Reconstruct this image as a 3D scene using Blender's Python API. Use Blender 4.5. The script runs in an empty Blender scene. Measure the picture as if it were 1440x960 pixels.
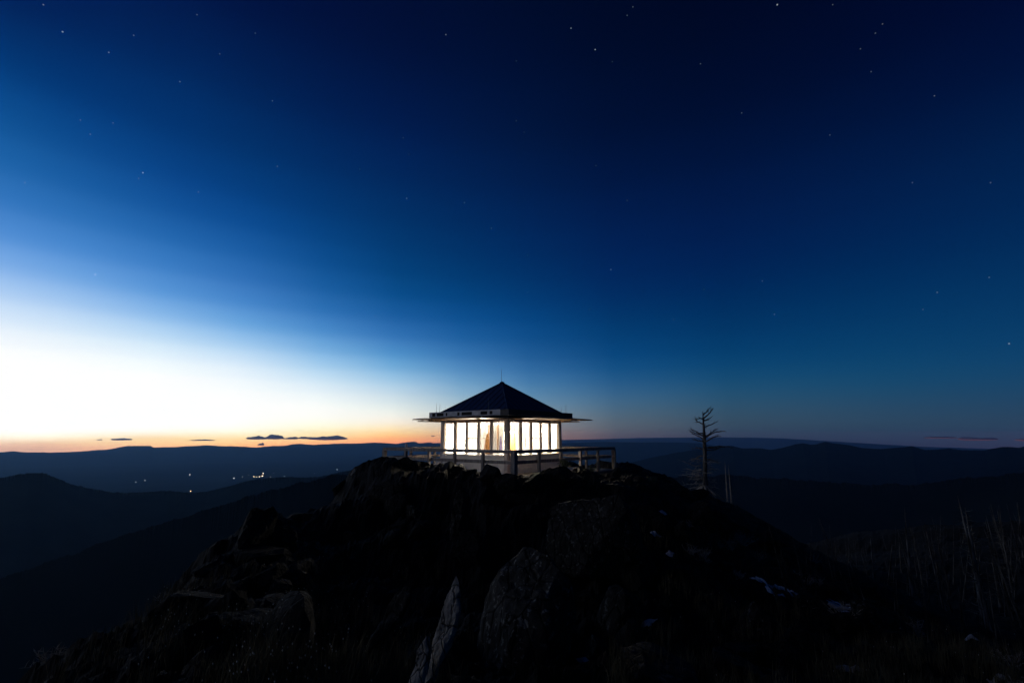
import bpy, bmesh, math, random
import numpy as np
from mathutils import Vector, Matrix, Euler
from mathutils.bvhtree import BVHTree

R = math.radians
scene = bpy.context.scene
COL = scene.collection

# ------------------------------------------------------------------ camera
PITCH = R(11.2)
FPX = 680.0                       # focal length in pixels of the 1440 px wide photograph
cam_d = bpy.data.cameras.new('camera')
cam_d.sensor_width = 36.0
cam_d.lens = 36.0 * FPX / 1440.0
cam_d.clip_start = 0.05
cam_d.clip_end = 250000.0
cam = bpy.data.objects.new('camera', cam_d)
cam.rotation_euler = (R(90) + PITCH, 0, 0)
COL.objects.link(cam)
scene.camera = cam

def ray(px, py):
    """world direction through a pixel of the photograph, scaled to y = 1"""
    x, u = (px - 720.0) / FPX, (480.0 - py) / FPX
    fy = math.cos(PITCH) - u * math.sin(PITCH)
    fz = math.sin(PITCH) + u * math.cos(PITCH)
    return Vector((x / fy, 1.0, fz / fy))

def at(px, py, depth):
    return ray(px, py) * depth

# ------------------------------------------------------------------ exposure
scene.view_settings.view_transform = 'Standard'
scene.view_settings.look = 'None'
scene.view_settings.exposure = 0.0
scene.view_settings.gamma = 1.0
scene.view_settings.use_curve_mapping = False
scene.cycles.use_denoising = True
scene.cycles.max_bounces = 6
scene.cycles.diffuse_bounces = 3
scene.cycles.glossy_bounces = 3
scene.cycles.transparent_max_bounces = 16
scene.cycles.volume_bounces = 1
scene.cycles.sample_clamp_indirect = 4.0

# ------------------------------------------------------------------ sky: dusk, afterglow low on the left
GLOW_AZ = -58.0
SKY = {
 30:  [(0,3,34,88),(100,5,58,121),(200,22,88,155),(300,61,124,195),(350,98,153,219),(400,156,193,238),(450,212,231,250),
       (490,247,251,255),(530,262,264,266),(585,264,263,261),(604,259,258,254),(611,257,255,245),(617,255,244,216),(622,240,205,176),(625,222,178,158),(634,207,169,155)],
 190: [(0,3,28,79),(100,3,46,104),(200,8,62,128),(300,31,96,167),(350,58,123,193),(400,95,153,217),(450,167,204,241),
       (490,224,241,252),(530,256,259,261),(590,260,260,258),(604,257,257,250),(609,256,246,228),(613,252,230,196),(617,250,216,166),(624,250,208,160),(631,244,182,148)],
 360: [(0,2,20,64),(100,2,31,82),(200,3,48,105),(300,10,70,138),(350,26,90,160),(400,52,114,184),(450,95,155,215),
       (500,187,217,244),(540,239,248,253),(575,256,257,253),(595,257,256,248),(604,256,254,238),(611,256,244,205),(616,255,222,165),(621,255,204,145),(628,254,182,128)],
 560: [(0,2,14,50),(100,2,20,62),(200,2,31,82),(300,3,48,102),(400,8,71,131),(460,42,104,170),(500,84,147,202),
       (540,167,202,228),(560,201,219,229),(575,226,235,232),(588,243,238,226),(597,249,232,210),(603,249,224,180),(609,252,204,145),(614,254,185,125),(619,250,164,118),(625,238,146,118)],
 720: [(0,1,12,42),(100,1,16,52),(200,2,24,65),(300,2,36,87),(400,3,55,111),(450,10,72,133),(500,40,96,153),(520,60,115,168),(550,93,139,176)],
 820: [(560,72,112,147),(580,90,114,136),(600,99,106,119),(612,98,91,103)],
 900: [(0,0.6,9,36),(100,0.6,12,43),(200,1,17,54),(300,2,27,74),(400,2,39,92),(450,3,53,104),(500,9,67,119),(540,37,85,127),
       (570,60,94,121),(590,73,91,108),(606,74,82,96),(613,66,72,90)],
 1130:[(0,0.6,9,38),(100,0.6,13,46),(200,1,21,61),(300,2,29,76),(400,1,43,92),(450,4,53,100),(500,10,64,107),(540,26,75,110),
       (570,40,74,102),(600,46,69,92),(612,43,60,84),(617,38,56,82)],
 1410:[(0,1,12,48),(100,1,18,57),(200,2,31,73),(300,2,38,84),(400,5,52,97),(450,8,58,103),(500,14,65,108),(540,26,68,104),(580,40,68,95),(600,45,67,90),(612,46,62,86),(618,46,60,84)],
}
def lin(c):
    c = np.asarray(c, float) / 255.0
    return np.where(c <= 0.04045, c / 12.92, ((np.maximum(c, 0) + 0.055) / 1.055) ** 2.4)
def warp(el):                      # finer near the horizon
    return np.sqrt(np.maximum(el, -2.4) + 2.7)
pts, vals = [], []
for x, lst in SKY.items():
    for y, r, g, b in lst:
        d = ray(x, y)
        az = math.degrees(math.atan2(d.x, d.y))
        el = math.degrees(math.atan2(d.z, math.hypot(d.x, d.y)))
        pts.append((abs(az - GLOW_AZ), el)); vals.append(lin((r, g, b)))
        if x == 30:
            pts.append((0.0, el * 1.03)); vals.append(lin((r, g, b)) * 1.03)
for dd, c in ((0, (2, 17, 58)), (50, (1, 12, 44)), (110, (1, 10, 40))):
    for el in (62, 90):
        pts.append((dd, el)); vals.append(lin(c))
pts = np.array(pts); vals = np.log(np.array(vals) + 2e-4)
P = np.stack([pts[:, 0] / 45.0, warp(pts[:, 1]) / 2.2], 1)
def tps(r2):
    return 0.5 * r2 * np.log(r2 + 1e-12)
n = len(P)
K = tps(((P[:, None] - P[None]) ** 2).sum(-1)) + np.eye(n) * 2e-3
Q = np.hstack([np.ones((n, 1)), P])
A = np.block([[K, Q], [Q.T, np.zeros((3, 3))]])
W = np.linalg.solve(A, np.vstack([vals, np.zeros((3, 3))]))
HAZE_D, HAZE_FRONT, HAZE_TOP = 2.2e-5, 39000.0, 380.0
def sky_at(d, el):
    q = np.array([d / 45.0, float(warp(el)) / 2.2])
    k = tps(((q - P) ** 2).sum(-1))
    v = k @ W[:n] + np.array([1, q[0], q[1]]) @ W[n:]
    c = np.clip(np.exp(v) - 2e-4, 0, 1.3)
    return c

world = bpy.data.worlds.new('World')
scene.world = world
world.use_nodes = True
nt = world.node_tree
nt.nodes.clear()
def N(t, **kw):
    nd = nt.nodes.new(t)
    for k, v in kw.items(): setattr(nd, k, v)
    return nd
def M2(op, a, b=None):
    nd = N('ShaderNodeMath', operation=op)
    for i, v in enumerate((a, b)):
        if v is None: continue
        if isinstance(v, (int, float)): nd.inputs[i].default_value = v
        else: nt.links.new(v, nd.inputs[i])
    return nd.outputs[0]
tc = N('ShaderNodeTexCoord')
nrm = N('ShaderNodeVectorMath', operation='NORMALIZE')
nt.links.new(tc.outputs['Generated'], nrm.inputs[0])
DIR = nrm.outputs[0]
sep = N('ShaderNodeSeparateXYZ'); nt.links.new(DIR, sep.inputs[0])
el_s = M2('ARCSINE', sep.outputs[2])                       # radians
eldeg = M2('MAXIMUM', M2('MULTIPLY', el_s, 180 / math.pi), -2.4)
EMAX = 90.0
pos = M2('DIVIDE', M2('SQRT', M2('ADD', eldeg, 2.7)), math.sqrt(EMAX + 2.7))
azr = M2('ARCTAN2', sep.outputs[0], sep.outputs[1])
da = M2('SUBTRACT', azr, R(GLOW_AZ))
cosd = M2('COSINE', da)
dist = M2('MULTIPLY', M2('ARCCOSINE', M2('MULTIPLY', cosd, 0.999999)), 180 / math.pi)
cols = [0, 7, 14, 21, 28, 36, 44, 52, 60, 70, 82, 96, 111, 135, 178]
p0 = math.sqrt(0.3 / (EMAX + 2.7))
# a little faint streakiness in the glow close to the horizon
mp = N('ShaderNodeMapping'); mp.inputs['Scale'].default_value = (3, 3, 46)
nt.links.new(DIR, mp.inputs[0])
nz = N('ShaderNodeTexNoise'); nz.inputs['Scale'].default_value = 2.2; nz.inputs['Detail'].default_value = 5
nt.links.new(mp.outputs[0], nz.inputs[0])
fall = M2('DIVIDE', 0.022, M2('ADD', M2('MULTIPLY', M2('ADD', eldeg, 2.4), 0.6), 1.0))
pos = M2('ADD', pos, M2('MULTIPLY', M2('SUBTRACT', nz.outputs[0], 0.5), fall))
last = None
for i, dcol in enumerate(cols):
    rp = N('ShaderNodeValToRGB'); cr = rp.color_ramp; cr.interpolation = 'CARDINAL'
    stops = np.sqrt((np.concatenate([np.arange(-2.4, 2.5, 0.4), [3.0, 3.8, 4.8, 6, 7.4, 9, 11, 13.2, 15.6, 18.2, 21, 24, 28, 33, 40, 50, 66, 90]]) + 2.7) / (EMAX + 2.7))
    while len(cr.elements) > 1: cr.elements.remove(cr.elements[-1])
    for j, s in enumerate(stops):
        el = (s ** 2) * (EMAX + 2.7) - 2.7
        c = sky_at(dcol, el) if dcol < 112 else sky_at(111, el) * (0.5 if dcol < 150 else 0.35)
        e = cr.elements[0] if j == 0 else cr.elements.new(s)
        e.position = s; e.color = (*c, 1)
    nt.links.new(pos, rp.inputs[0])
    if last is None: last = rp.outputs[0]
    else:
        mr = N('ShaderNodeMapRange', interpolation_type='LINEAR', clamp=True)
        mr.inputs['From Min'].default_value = cols[i - 1]; mr.inputs['From Max'].default_value = dcol
        nt.links.new(dist, mr.inputs[0])
        mx = N('ShaderNodeMix', data_type='RGBA'); mx.clamp_factor = True
        nt.links.new(mr.outputs[0], mx.inputs[0]); nt.links.new(last, mx.inputs[6]); nt.links.new(rp.outputs[0], mx.inputs[7])
        last = mx.outputs[2]
# the sky proper lies beyond the haze box: what the air on the way takes and adds is allowed for
tanel = M2('MAXIMUM', M2('TANGENT', M2('MULTIPLY', eldeg, math.pi / 180)), 1e-4)
side_ = M2('MAXIMUM', M2('ABSOLUTE', M2('COSINE', azr)), M2('ABSOLUTE', M2('SINE', azr)))
path = M2('MINIMUM', M2('DIVIDE', HAZE_FRONT, side_), M2('DIVIDE', HAZE_TOP, tanel))
trans = M2('EXPONENT', M2('MULTIPLY', path, -HAZE_D))
fd = M2('ADD', 0.2, M2('DIVIDE', 0.8, M2('ADD', 1.0, M2('POWER', M2('DIVIDE', dist, 65.0), 3.0))))
glow_air = M2('MULTIPLY', M2('SUBTRACT', 1.0, trans), fd)
jv = N('ShaderNodeVectorMath', operation='SCALE'); jv.inputs[0].default_value = (0.026, 0.066, 0.158); nt.links.new(glow_air, jv.inputs['Scale'])
sv = N('ShaderNodeVectorMath', operation='SUBTRACT'); nt.links.new(last, sv.inputs[0]); nt.links.new(jv.outputs[0], sv.inputs[1])
dv_ = N('ShaderNodeVectorMath', operation='SCALE'); nt.links.new(sv.outputs[0], dv_.inputs[0]); nt.links.new(M2('DIVIDE', 1.0, trans), dv_.inputs['Scale'])
mxv = N('ShaderNodeVectorMath', operation='MAXIMUM'); nt.links.new(dv_.outputs[0], mxv.inputs[0]); mxv.inputs[1].default_value = (0, 0, 0)
last = mxv.outputs[0]
# the brighter stars, each at its own direction in the sky
STARS = [(88,45,1.),(61,7,.55),(188,50,.5),(153,74,.6),(277,21,.4),(359,47,.35),(309,76,.45),(253,115,.7),(383,142,.6),(201,243,1.),(195,251,.35),
 (390,234,.55),(279,270,.45),(113,169,.35),(159,173,.35),(127,189,.4),(35,257,.4),(134,386,1.2),(627,49,.7),(803,40,.9),(837,70,1.1),(890,10,.4),
 (882,22,.35),(861,87,.3),(726,86,.35),(726,170,.4),(737,186,.3),(567,194,.4),(575,217,.3),(572,279,.8),(653,285,.7),(838,233,.4),(506,238,.4),
 (691,321,.7),(742,359,.4),(859,379,.8),(742,411,.4),(829,435,.5),(882,282,.4),(528,445,.4),(1093,7,1.3),(1171,7,.3),(1241,34,.35),(1231,47,.35),
 (1210,69,.35),(1225,101,.3),(1314,135,.4),(985,90,.4),(1043,159,.45),(1167,190,.35),(1283,257,.35),(1393,257,.35),(1072,395,.5),(990,407,.4),
 (1089,442,.45),(947,449,.3),(1391,390,.4),(1318,411,.45),(1298,435,.3),(1419,483,.9)]
acc = None
for sx, sy, b in STARS:
    d = ray(sx, sy).normalized()
    ds = N('ShaderNodeVectorMath', operation='DISTANCE')
    nt.links.new(DIR, ds.inputs[0]); ds.inputs[1].default_value = d
    lt = M2('LESS_THAN', ds.outputs['Value'], 0.00085 + 0.0002 * b)
    acc = M2('MULTIPLY', lt, 0.21 * b) if acc is None else M2('ADD', M2('MULTIPLY', lt, 0.21 * b), acc)
sc = N('ShaderNodeMix', data_type='RGBA', blend_type='ADD'); sc.inputs[0].default_value = 1.0
cb = N('ShaderNodeCombineColor')
for i, k in enumerate((0.92, 0.96, 1.0)):
    nt.links.new(M2('MULTIPLY', acc, k), cb.inputs[i])
nt.links.new(last, sc.inputs[6]); nt.links.new(cb.outputs[0], sc.inputs[7])
bg = N('ShaderNodeBackground'); bg.inputs[1].default_value = 1.0
nt.links.new(sc.outputs[2], bg.inputs[0])
wo = N('ShaderNodeOutputWorld'); nt.links.new(bg.outputs[0], wo.inputs[0])
world.cycles.sampling_method = 'MANUAL'
world.cycles.sample_map_resolution = 1024

sun_d = bpy.data.lights.new('twilight', 'SUN')
sun_d.energy = 0.16; sun_d.angle = R(24); sun_d.color = (1.0, 0.94, 0.86)
sun = bpy.data.objects.new('twilight', sun_d)
sv_ = Vector((math.sin(R(-102)) * math.cos(R(17)), math.cos(R(-102)) * math.cos(R(17)), math.sin(R(17))))   # towards the light
sun.rotation_euler = sv_.to_track_quat('Z', 'Y').to_euler()
COL.objects.link(sun)

# ------------------------------------------------------------------ helpers
def tag(o, label=None, cat=None, group=None, kind=None):
    if label: o['label'] = label
    if cat: o['category'] = cat
    if group: o['group'] = group
    if kind: o['kind'] = kind
    return o
def link(name, me, mat=None, parent=None):
    o = bpy.data.objects.new(name, me)
    COL.objects.link(o)
    if mat is not None and me is not None:
        me.materials.clear(); me.materials.append(mat)
    if parent is not None: o.parent = parent
    return o
def empty(name, loc=(0, 0, 0), rz=0):
    o = bpy.data.objects.new(name, None)
    o.empty_display_size = 0.2
    o.location = loc; o.rotation_euler = (0, 0, rz)
    COL.objects.link(o)
    return o
class MB:
    """collects boxes, tubes and loose faces into one mesh"""
    def __init__(s): s.v = []; s.f = []
    def add(s, vs, fs):
        k = len(s.v); s.v += [tuple(v) for v in vs]; s.f += [tuple(i + k for i in f) for f in fs]
        return s
    def box(s, c, d, rot=None, taper=1.0):
        vs = []
        for z in (-1, 1):
            for x, y in ((-1, -1), (1, -1), (1, 1), (-1, 1)):
                t = taper if z > 0 else 1.0
                v = Vector((x * d[0] / 2 * t, y * d[1] / 2 * t, z * d[2] / 2))
                if rot is not None: v = rot @ v
                vs.append(v + Vector(c))
        return s.add(vs, [(3, 2, 1, 0), (4, 5, 6, 7), (0, 1, 5, 4), (1, 2, 6, 5), (2, 3, 7, 6), (3, 0, 4, 7)])
    def tube(s, pts, rad, k=8):
        pts = [Vector(p) for p in pts]; vs = []; fs = []
        m = len(pts)
        if not hasattr(rad, '__len__'): rad = [rad] * m
        a = None
        for i, p in enumerate(pts):
            t = (pts[min(i + 1, m - 1)] - pts[max(i - 1, 0)])
            t = t.normalized() if t.length > 1e-9 else Vector((0, 0, 1))
            if a is None:
                a = t.orthogonal().normalized()
            else:
                a = (a - t * a.dot(t)); a = a.normalized() if a.length > 1e-6 else t.orthogonal().normalized()
            b = t.cross(a)
            for j in range(k):
                an = 2 * math.pi * j / k
                vs.append(p + (a * math.cos(an) + b * math.sin(an)) * rad[i])
        for i in range(m - 1):
            for j in range(k):
                j2 = (j + 1) % k
                fs.append((i * k + j, i * k + j2, (i + 1) * k + j2, (i + 1) * k + j))
        fs.append(tuple(reversed(range(k)))); fs.append(tuple((m - 1) * k + j for j in range(k)))
        return s.add(vs, fs)
    def mesh(s, name):
        me = bpy.data.meshes.new(name); me.from_pydata([tuple(v) for v in s.v], [], s.f); me.update()
        return me
    def build(s, name, mat, parent=None, bevel=0.0, smooth=False):
        me = s.mesh(name)
        if bevel > 0:
            bm = bmesh.new(); bm.from_mesh(me)
            bmesh.ops.bevel(bm, geom=bm.edges[:], offset=bevel, segments=1, affect='EDGES')
            bm.to_mesh(me); bm.free()
        if smooth:
            me.polygons.foreach_set('use_smooth', [True] * len(me.polygons))
        return link(name, me, mat, parent)

# vectorised value noise -------------------------------------------------
def _h(ix, iy, iz, seed):
    x = (ix.astype(np.uint64) * np.uint64(73856093)) ^ (iy.astype(np.uint64) * np.uint64(19349663)) ^ (iz.astype(np.uint64) * np.uint64(83492791)) ^ np.uint64(seed * 2654435761 % (1 << 32))
    x &= np.uint64(0xffffffff)
    x ^= x >> np.uint64(13); x = (x * np.uint64(1274126177)) & np.uint64(0xffffffff)
    x ^= x >> np.uint64(16); x = (x * np.uint64(2246822519)) & np.uint64(0xffffffff); x ^= x >> np.uint64(13)
    return (x & np.uint64(0xffff)).astype(float) / 65535.0
def vnoise(p, seed=0):
    p = np.asarray(p, float)
    i = np.floor(p).astype(np.int64); f = p - i; u = f * f * (3 - 2 * f)
    i = i + 100000
    r = 0
    for dx in (0, 1):
        for dy in (0, 1):
            for dz in (0, 1):
                w = (u[:, 0] if dx else 1 - u[:, 0]) * (u[:, 1] if dy else 1 - u[:, 1]) * (u[:, 2] if dz else 1 - u[:, 2])
                r = r + w * _h(i[:, 0] + dx, i[:, 1] + dy, i[:, 2] + dz, seed)
    return r * 2 - 1
def fbm(p, octv=4, seed=0, gain=0.5, ridged=False):
    a, r, t = 1.0, 0, 0
    p = np.asarray(p, float)
    for o in range(octv):
        nn = vnoise(p * 2 ** o + o * 17.3, seed + o)
        if ridged: nn = 1 - 2 * np.abs(nn)
        r = r + a * nn; t += a; a *= gain
    return r / t

# ------------------------------------------------------------------ materials
def mat_new(name):
    m = bpy.data.materials.new(name); m.use_nodes = True
    t = m.node_tree; t.nodes.clear()
    out = t.nodes.new('ShaderNodeOutputMaterial'); b = t.nodes.new('ShaderNodeBsdfPrincipled')
    t.links.new(b.outputs[0], out.inputs[0])
    return m, t, b, out
def mat(name, c1, c2=None, scale=4.0, rough=0.8, bump=0.0, detail=6, spec=0.3, stretch=(1, 1, 1), metal=0.0, coords='Object', bscale=None, lo=0.38, hi=0.62):
    m, t, b, out = mat_new(name)
    b.inputs['Roughness'].default_value = rough
    b.inputs['Specular IOR Level'].default_value = spec
    b.inputs['Metallic'].default_value = metal
    if c2 is None: b.inputs['Base Color'].default_value = (*c1, 1)
    c2 = c2 or c1
    tcn = t.nodes.new('ShaderNodeTexCoord'); mpn = t.nodes.new('ShaderNodeMapping')
    mpn.inputs['Scale'].default_value = stretch
    t.links.new(tcn.outputs[coords], mpn.inputs[0])
    n1 = t.nodes.new('ShaderNodeTexNoise'); n1.inputs['Scale'].default_value = scale; n1.inputs['Detail'].default_value = detail
    n1.inputs['Roughness'].default_value = 0.6
    t.links.new(mpn.outputs[0], n1.inputs[0])
    r = t.nodes.new('ShaderNodeValToRGB')
    r.color_ramp.elements[0].position = lo; r.color_ramp.elements[0].color = (*c1, 1)
    r.color_ramp.elements[1].position = hi; r.color_ramp.elements[1].color = (*c2, 1)
    t.links.new(n1.outputs[0], r.inputs[0]); t.links.new(r.outputs[0], b.inputs['Base Color'])
    if bump > 0:
        n2 = t.nodes.new('ShaderNodeTexNoise'); n2.inputs['Scale'].default_value = bscale or scale * 4; n2.inputs['Detail'].default_value = 8
        n2.inputs['Roughness'].default_value = 0.65
        t.links.new(mpn.outputs[0], n2.inputs[0])
        bp = t.nodes.new('ShaderNodeBump'); bp.inputs['Strength'].default_value = 1.0; bp.inputs['Distance'].default_value = bump
        t.links.new(n2.outputs[0], bp.inputs['Height']); t.links.new(bp.outputs[0], b.inputs['Normal'])
    return m
ROCK = mat('dark_rock', (0.004, 0.004, 0.004), (0.014, 0.0135, 0.013), 1.6, 0.9, 0.05, spec=0.2, bscale=9)
ROCK_LIT = mat('lit_rock', (0.03, 0.028, 0.025), (0.15, 0.138, 0.12), 5, 0.9, 0.08, spec=0.1, bscale=16, stretch=(1, 1, 0.6), detail=10, lo=0.36, hi=0.60)
ROCKM = mat('lichen_rock', (0.007, 0.007, 0.008), (0.11, 0.108, 0.10), 5, 0.9, 0.06, spec=0.15, bscale=14, lo=0.50, hi=0.74, detail=10)
SOIL = mat('heath_soil', (0.010, 0.009, 0.008), (0.032, 0.028, 0.022), 0.9, 0.95, 0.08, spec=0.1, bscale=6)
HILL = mat('forest_hill', (0.004, 0.006, 0.005), (0.011, 0.014, 0.011), 0.004, 1.0, 0, spec=0.0)
MIST = mat('haze_bank_tint', (0.13, 0.17, 0.22), (0.17, 0.21, 0.26), 0.0004, 1.0, 0, spec=0.0)  # haze put into the colour: pale blue-grey for the far mist bank
VALLEY = mat('valley_floor', (0.008, 0.012, 0.010), (0.02, 0.024, 0.02), 0.0006, 1.0, 0, spec=0.0)
WHITE = mat('white_paint', (0.72, 0.70, 0.67), (0.81, 0.79, 0.76), 3, 0.6, 0.003, bscale=30)
INNER = mat('cream_interior', (0.78, 0.74, 0.66), (0.82, 0.79, 0.72), 2, 0.7)
TRIM = mat('weathered_trim', (0.50, 0.44, 0.41), (0.60, 0.54, 0.50), 3, 0.7, 0.004, stretch=(4, 4, 0.5))
WOOD = mat('weathered_wood', (0.15, 0.128, 0.115), (0.29, 0.262, 0.242), 5, 0.8, 0.006, stretch=(3, 3, 0.6))
DECKW = mat('deck_boards', (0.30, 0.275, 0.255), (0.46, 0.43, 0.41), 5, 0.8, 0.006, stretch=(0.5, 4, 4))
SHUT = mat('shutter_stain', (0.17, 0.085, 0.035), (0.26, 0.14, 0.06), 4, 0.7, 0.004, stretch=(0.6, 3, 3))
ROOFM = mat('dark_metal_roof', (0.009, 0.016, 0.036), (0.017, 0.028, 0.062), 2.5, 0.42, 0.0, spec=0.5)
FASC = mat('grey_board', (0.42, 0.42, 0.44), (0.56, 0.56, 0.58), 4, 0.75, 0.004)
DARKB = mat('dark_board', (0.035, 0.035, 0.04), (0.06, 0.058, 0.06), 4, 0.7, 0.003)
VENTM = mat('vent_black', (0.008, 0.008, 0.009), (0.014, 0.014, 0.016), 8, 0.9)
METAL = mat('grey_metal', (0.16, 0.16, 0.17), (0.24, 0.24, 0.25), 20, 0.45, metal=0.8)
BARK = mat('bleached_bark', (0.03, 0.026, 0.023), (0.17, 0.155, 0.14), 4, 0.9, 0.02, stretch=(3, 3, 0.5), spec=0.1)
CHAR = mat('charred_bark', (0.012, 0.011, 0.011), (0.16, 0.15, 0.14), 1.5, 0.95, 0.02, stretch=(3, 3, 0.35), spec=0.1, lo=0.45, hi=0.7)
GRASS = mat('dry_grass', (0.06, 0.05, 0.028), (0.14, 0.12, 0.07), 2, 0.9, spec=0.1)
PALEB = mat('silvered_bark', (0.025, 0.024, 0.022), (0.19, 0.18, 0.165), 2.5, 0.9, 0.02, stretch=(3, 3, 0.4), spec=0.1, lo=0.4, hi=0.62)
GREYB = mat('dull_bark', (0.018, 0.017, 0.016), (0.11, 0.104, 0.096), 2.5, 0.9, 0.02, stretch=(3, 3, 0.4), spec=0.1, lo=0.4, hi=0.62)
SEED = mat('seed_heads', (0.34, 0.32, 0.27), (0.50, 0.48, 0.42), 2, 0.9, spec=0.1)
LEAF = mat('shrub_leaf', (0.07, 0.085, 0.03), (0.15, 0.16, 0.06), 6, 0.8, spec=0.2)
TWIG = mat('pale_lit_twig', (0.22, 0.19, 0.155), (0.40, 0.36, 0.31), 6, 0.9, spec=0.1)  # pale shrub stems; cabin light on snags and roots put in as well
SNOW = mat('old_snow', (0.46, 0.44, 0.41), (0.68, 0.66, 0.63), 3, 0.6, 0.02, bscale=6)
SNOW_LIT = mat('lit_snow', (0.78, 0.76, 0.73), (0.86, 0.85, 0.83), 3, 0.6, 0.02, bscale=6)  # brighter copy of the snow: light on the streaks put into its colour
TAN = mat('tan_cloth', (0.13, 0.058, 0.012), (0.21, 0.10, 0.026), 8, 0.95)
LILAC = mat('lilac_cloth', (0.30, 0.24, 0.52), (0.40, 0.34, 0.62), 8, 0.95)
CLOUDM = mat('cloud', (0.50, 0.50, 0.52), (0.62, 0.62, 0.62), 0.002, 1.0, spec=0.0)
BROWN = mat('brown_trim', (0.10, 0.055, 0.03), (0.16, 0.09, 0.05), 6, 0.7)
DRIFT = mat('bleached_log', (0.30, 0.29, 0.27), (0.5, 0.48, 0.45), 5, 0.85, 0.01, stretch=(0.5, 4, 4))

def rock_mat(name, dark, light, joint=3.0, lichen=0.0, lcol=(0.2, 0.2, 0.18)):
    m, t, b, out = mat_new(name)
    b.inputs['Roughness'].default_value = 0.92; b.inputs['Specular IOR Level'].default_value = 0.12
    tcn = t.nodes.new('ShaderNodeTexCoord')
    def noise(sc_, d=10, st=(1, 1, 1)):
        mp_ = t.nodes.new('ShaderNodeMapping'); mp_.inputs['Scale'].default_value = st; t.links.new(tcn.outputs['Object'], mp_.inputs[0])
        nn = t.nodes.new('ShaderNodeTexNoise'); nn.inputs['Scale'].default_value = sc_; nn.inputs['Detail'].default_value = d; nn.inputs['Roughness'].default_value = 0.7
        t.links.new(mp_.outputs[0], nn.inputs[0]); return nn.outputs[0]
    def ramp(src, p0_, c0_, p1_, c1_):
        r_ = t.nodes.new('ShaderNodeValToRGB'); e = r_.color_ramp.elements
        e[0].position = p0_; e[0].color = (*c0_, 1); e[1].position = p1_; e[1].color = (*c1_, 1); t.links.new(src, r_.inputs[0]); return r_.outputs[0]
    base = ramp(noise(4.5, 12, (1, 1, 0.55)), 0.36, dark, 0.66, light)
    mp2 = t.nodes.new('ShaderNodeMapping'); mp2.inputs['Scale'].default_value = (1, 1, 0.45); mp2.inputs['Rotation'].default_value = (0.25, 0.35, 0.2)
    ad = t.nodes.new('ShaderNodeMix'); ad.data_type = 'RGBA'; ad.blend_type = 'ADD'; ad.inputs[0].default_value = 0.16
    t.links.new(tcn.outputs['Object'], ad.inputs[6])
    n3 = t.nodes.new('ShaderNodeTexNoise'); n3.inputs['Scale'].default_value = 3; n3.inputs['Detail'].default_value = 6; t.links.new(tcn.outputs['Object'], n3.inputs[0]); t.links.new(n3.outputs['Color'], ad.inputs[7])
    t.links.new(ad.outputs[2], mp2.inputs[0])
    vo = t.nodes.new('ShaderNodeTexVoronoi'); vo.feature = 'DISTANCE_TO_EDGE'; vo.inputs['Scale'].default_value = joint; t.links.new(mp2.outputs[0], vo.inputs[0])
    ck = ramp(vo.outputs['Distance'], 0.0, (0.12, 0.12, 0.12), 0.035, (1, 1, 1))
    mul = t.nodes.new('ShaderNodeMix'); mul.data_type = 'RGBA'; mul.blend_type = 'MULTIPLY'; mul.inputs[0].default_value = 1.0
    t.links.new(base, mul.inputs[6]); t.links.new(ck, mul.inputs[7]); colo = mul.outputs[2]
    if lichen > 0:
        lk = ramp(noise(9, 10), 0.60 - lichen * 0.12, (0, 0, 0), 0.66 - lichen * 0.12, (1, 1, 1))
        lm = t.nodes.new('ShaderNodeMix'); lm.data_type = 'RGBA'; lm.inputs[7].default_value = (*lcol, 1)
        t.links.new(lk, lm.inputs[0]); t.links.new(colo, lm.inputs[6]); colo = lm.outputs[2]
    t.links.new(colo, b.inputs['Base Color'])
    hh = t.nodes.new('ShaderNodeMath'); hh.operation = 'ADD'; t.links.new(noise(14, 8), hh.inputs[0])
    sc2 = t.nodes.new('ShaderNodeMath'); sc2.operation = 'MINIMUM'; sc2.inputs[1].default_value = 0.06; t.links.new(vo.outputs['Distance'], sc2.inputs[0])
    sc3 = t.nodes.new('ShaderNodeMath'); sc3.operation = 'MULTIPLY'; sc3.inputs[1].default_value = 8; t.links.new(sc2.outputs[0], sc3.inputs[0]); t.links.new(sc3.outputs[0], hh.inputs[1])
    bp = t.nodes.new('ShaderNodeBump'); bp.inputs['Distance'].default_value = 0.07; t.links.new(hh.outputs[0], bp.inputs['Height']); t.links.new(bp.outputs[0], b.inputs['Normal'])
    return m
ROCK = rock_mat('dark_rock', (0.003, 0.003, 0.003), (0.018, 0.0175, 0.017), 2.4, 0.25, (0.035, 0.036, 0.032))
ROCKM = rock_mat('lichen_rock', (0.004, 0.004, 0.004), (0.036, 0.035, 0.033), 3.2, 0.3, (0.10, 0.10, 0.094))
ROCK_LIT = rock_mat('lit_rock', (0.07, 0.066, 0.06), (0.48, 0.46, 0.43), 8.0, 0.0)  # glow falling on the slab and cliff faces is put into this paler colour
ROCKD = rock_mat('flecked_rock', (0.008, 0.008, 0.008), (0.06, 0.059, 0.056), 3.4, 0.35, (0.20, 0.20, 0.19))
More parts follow.
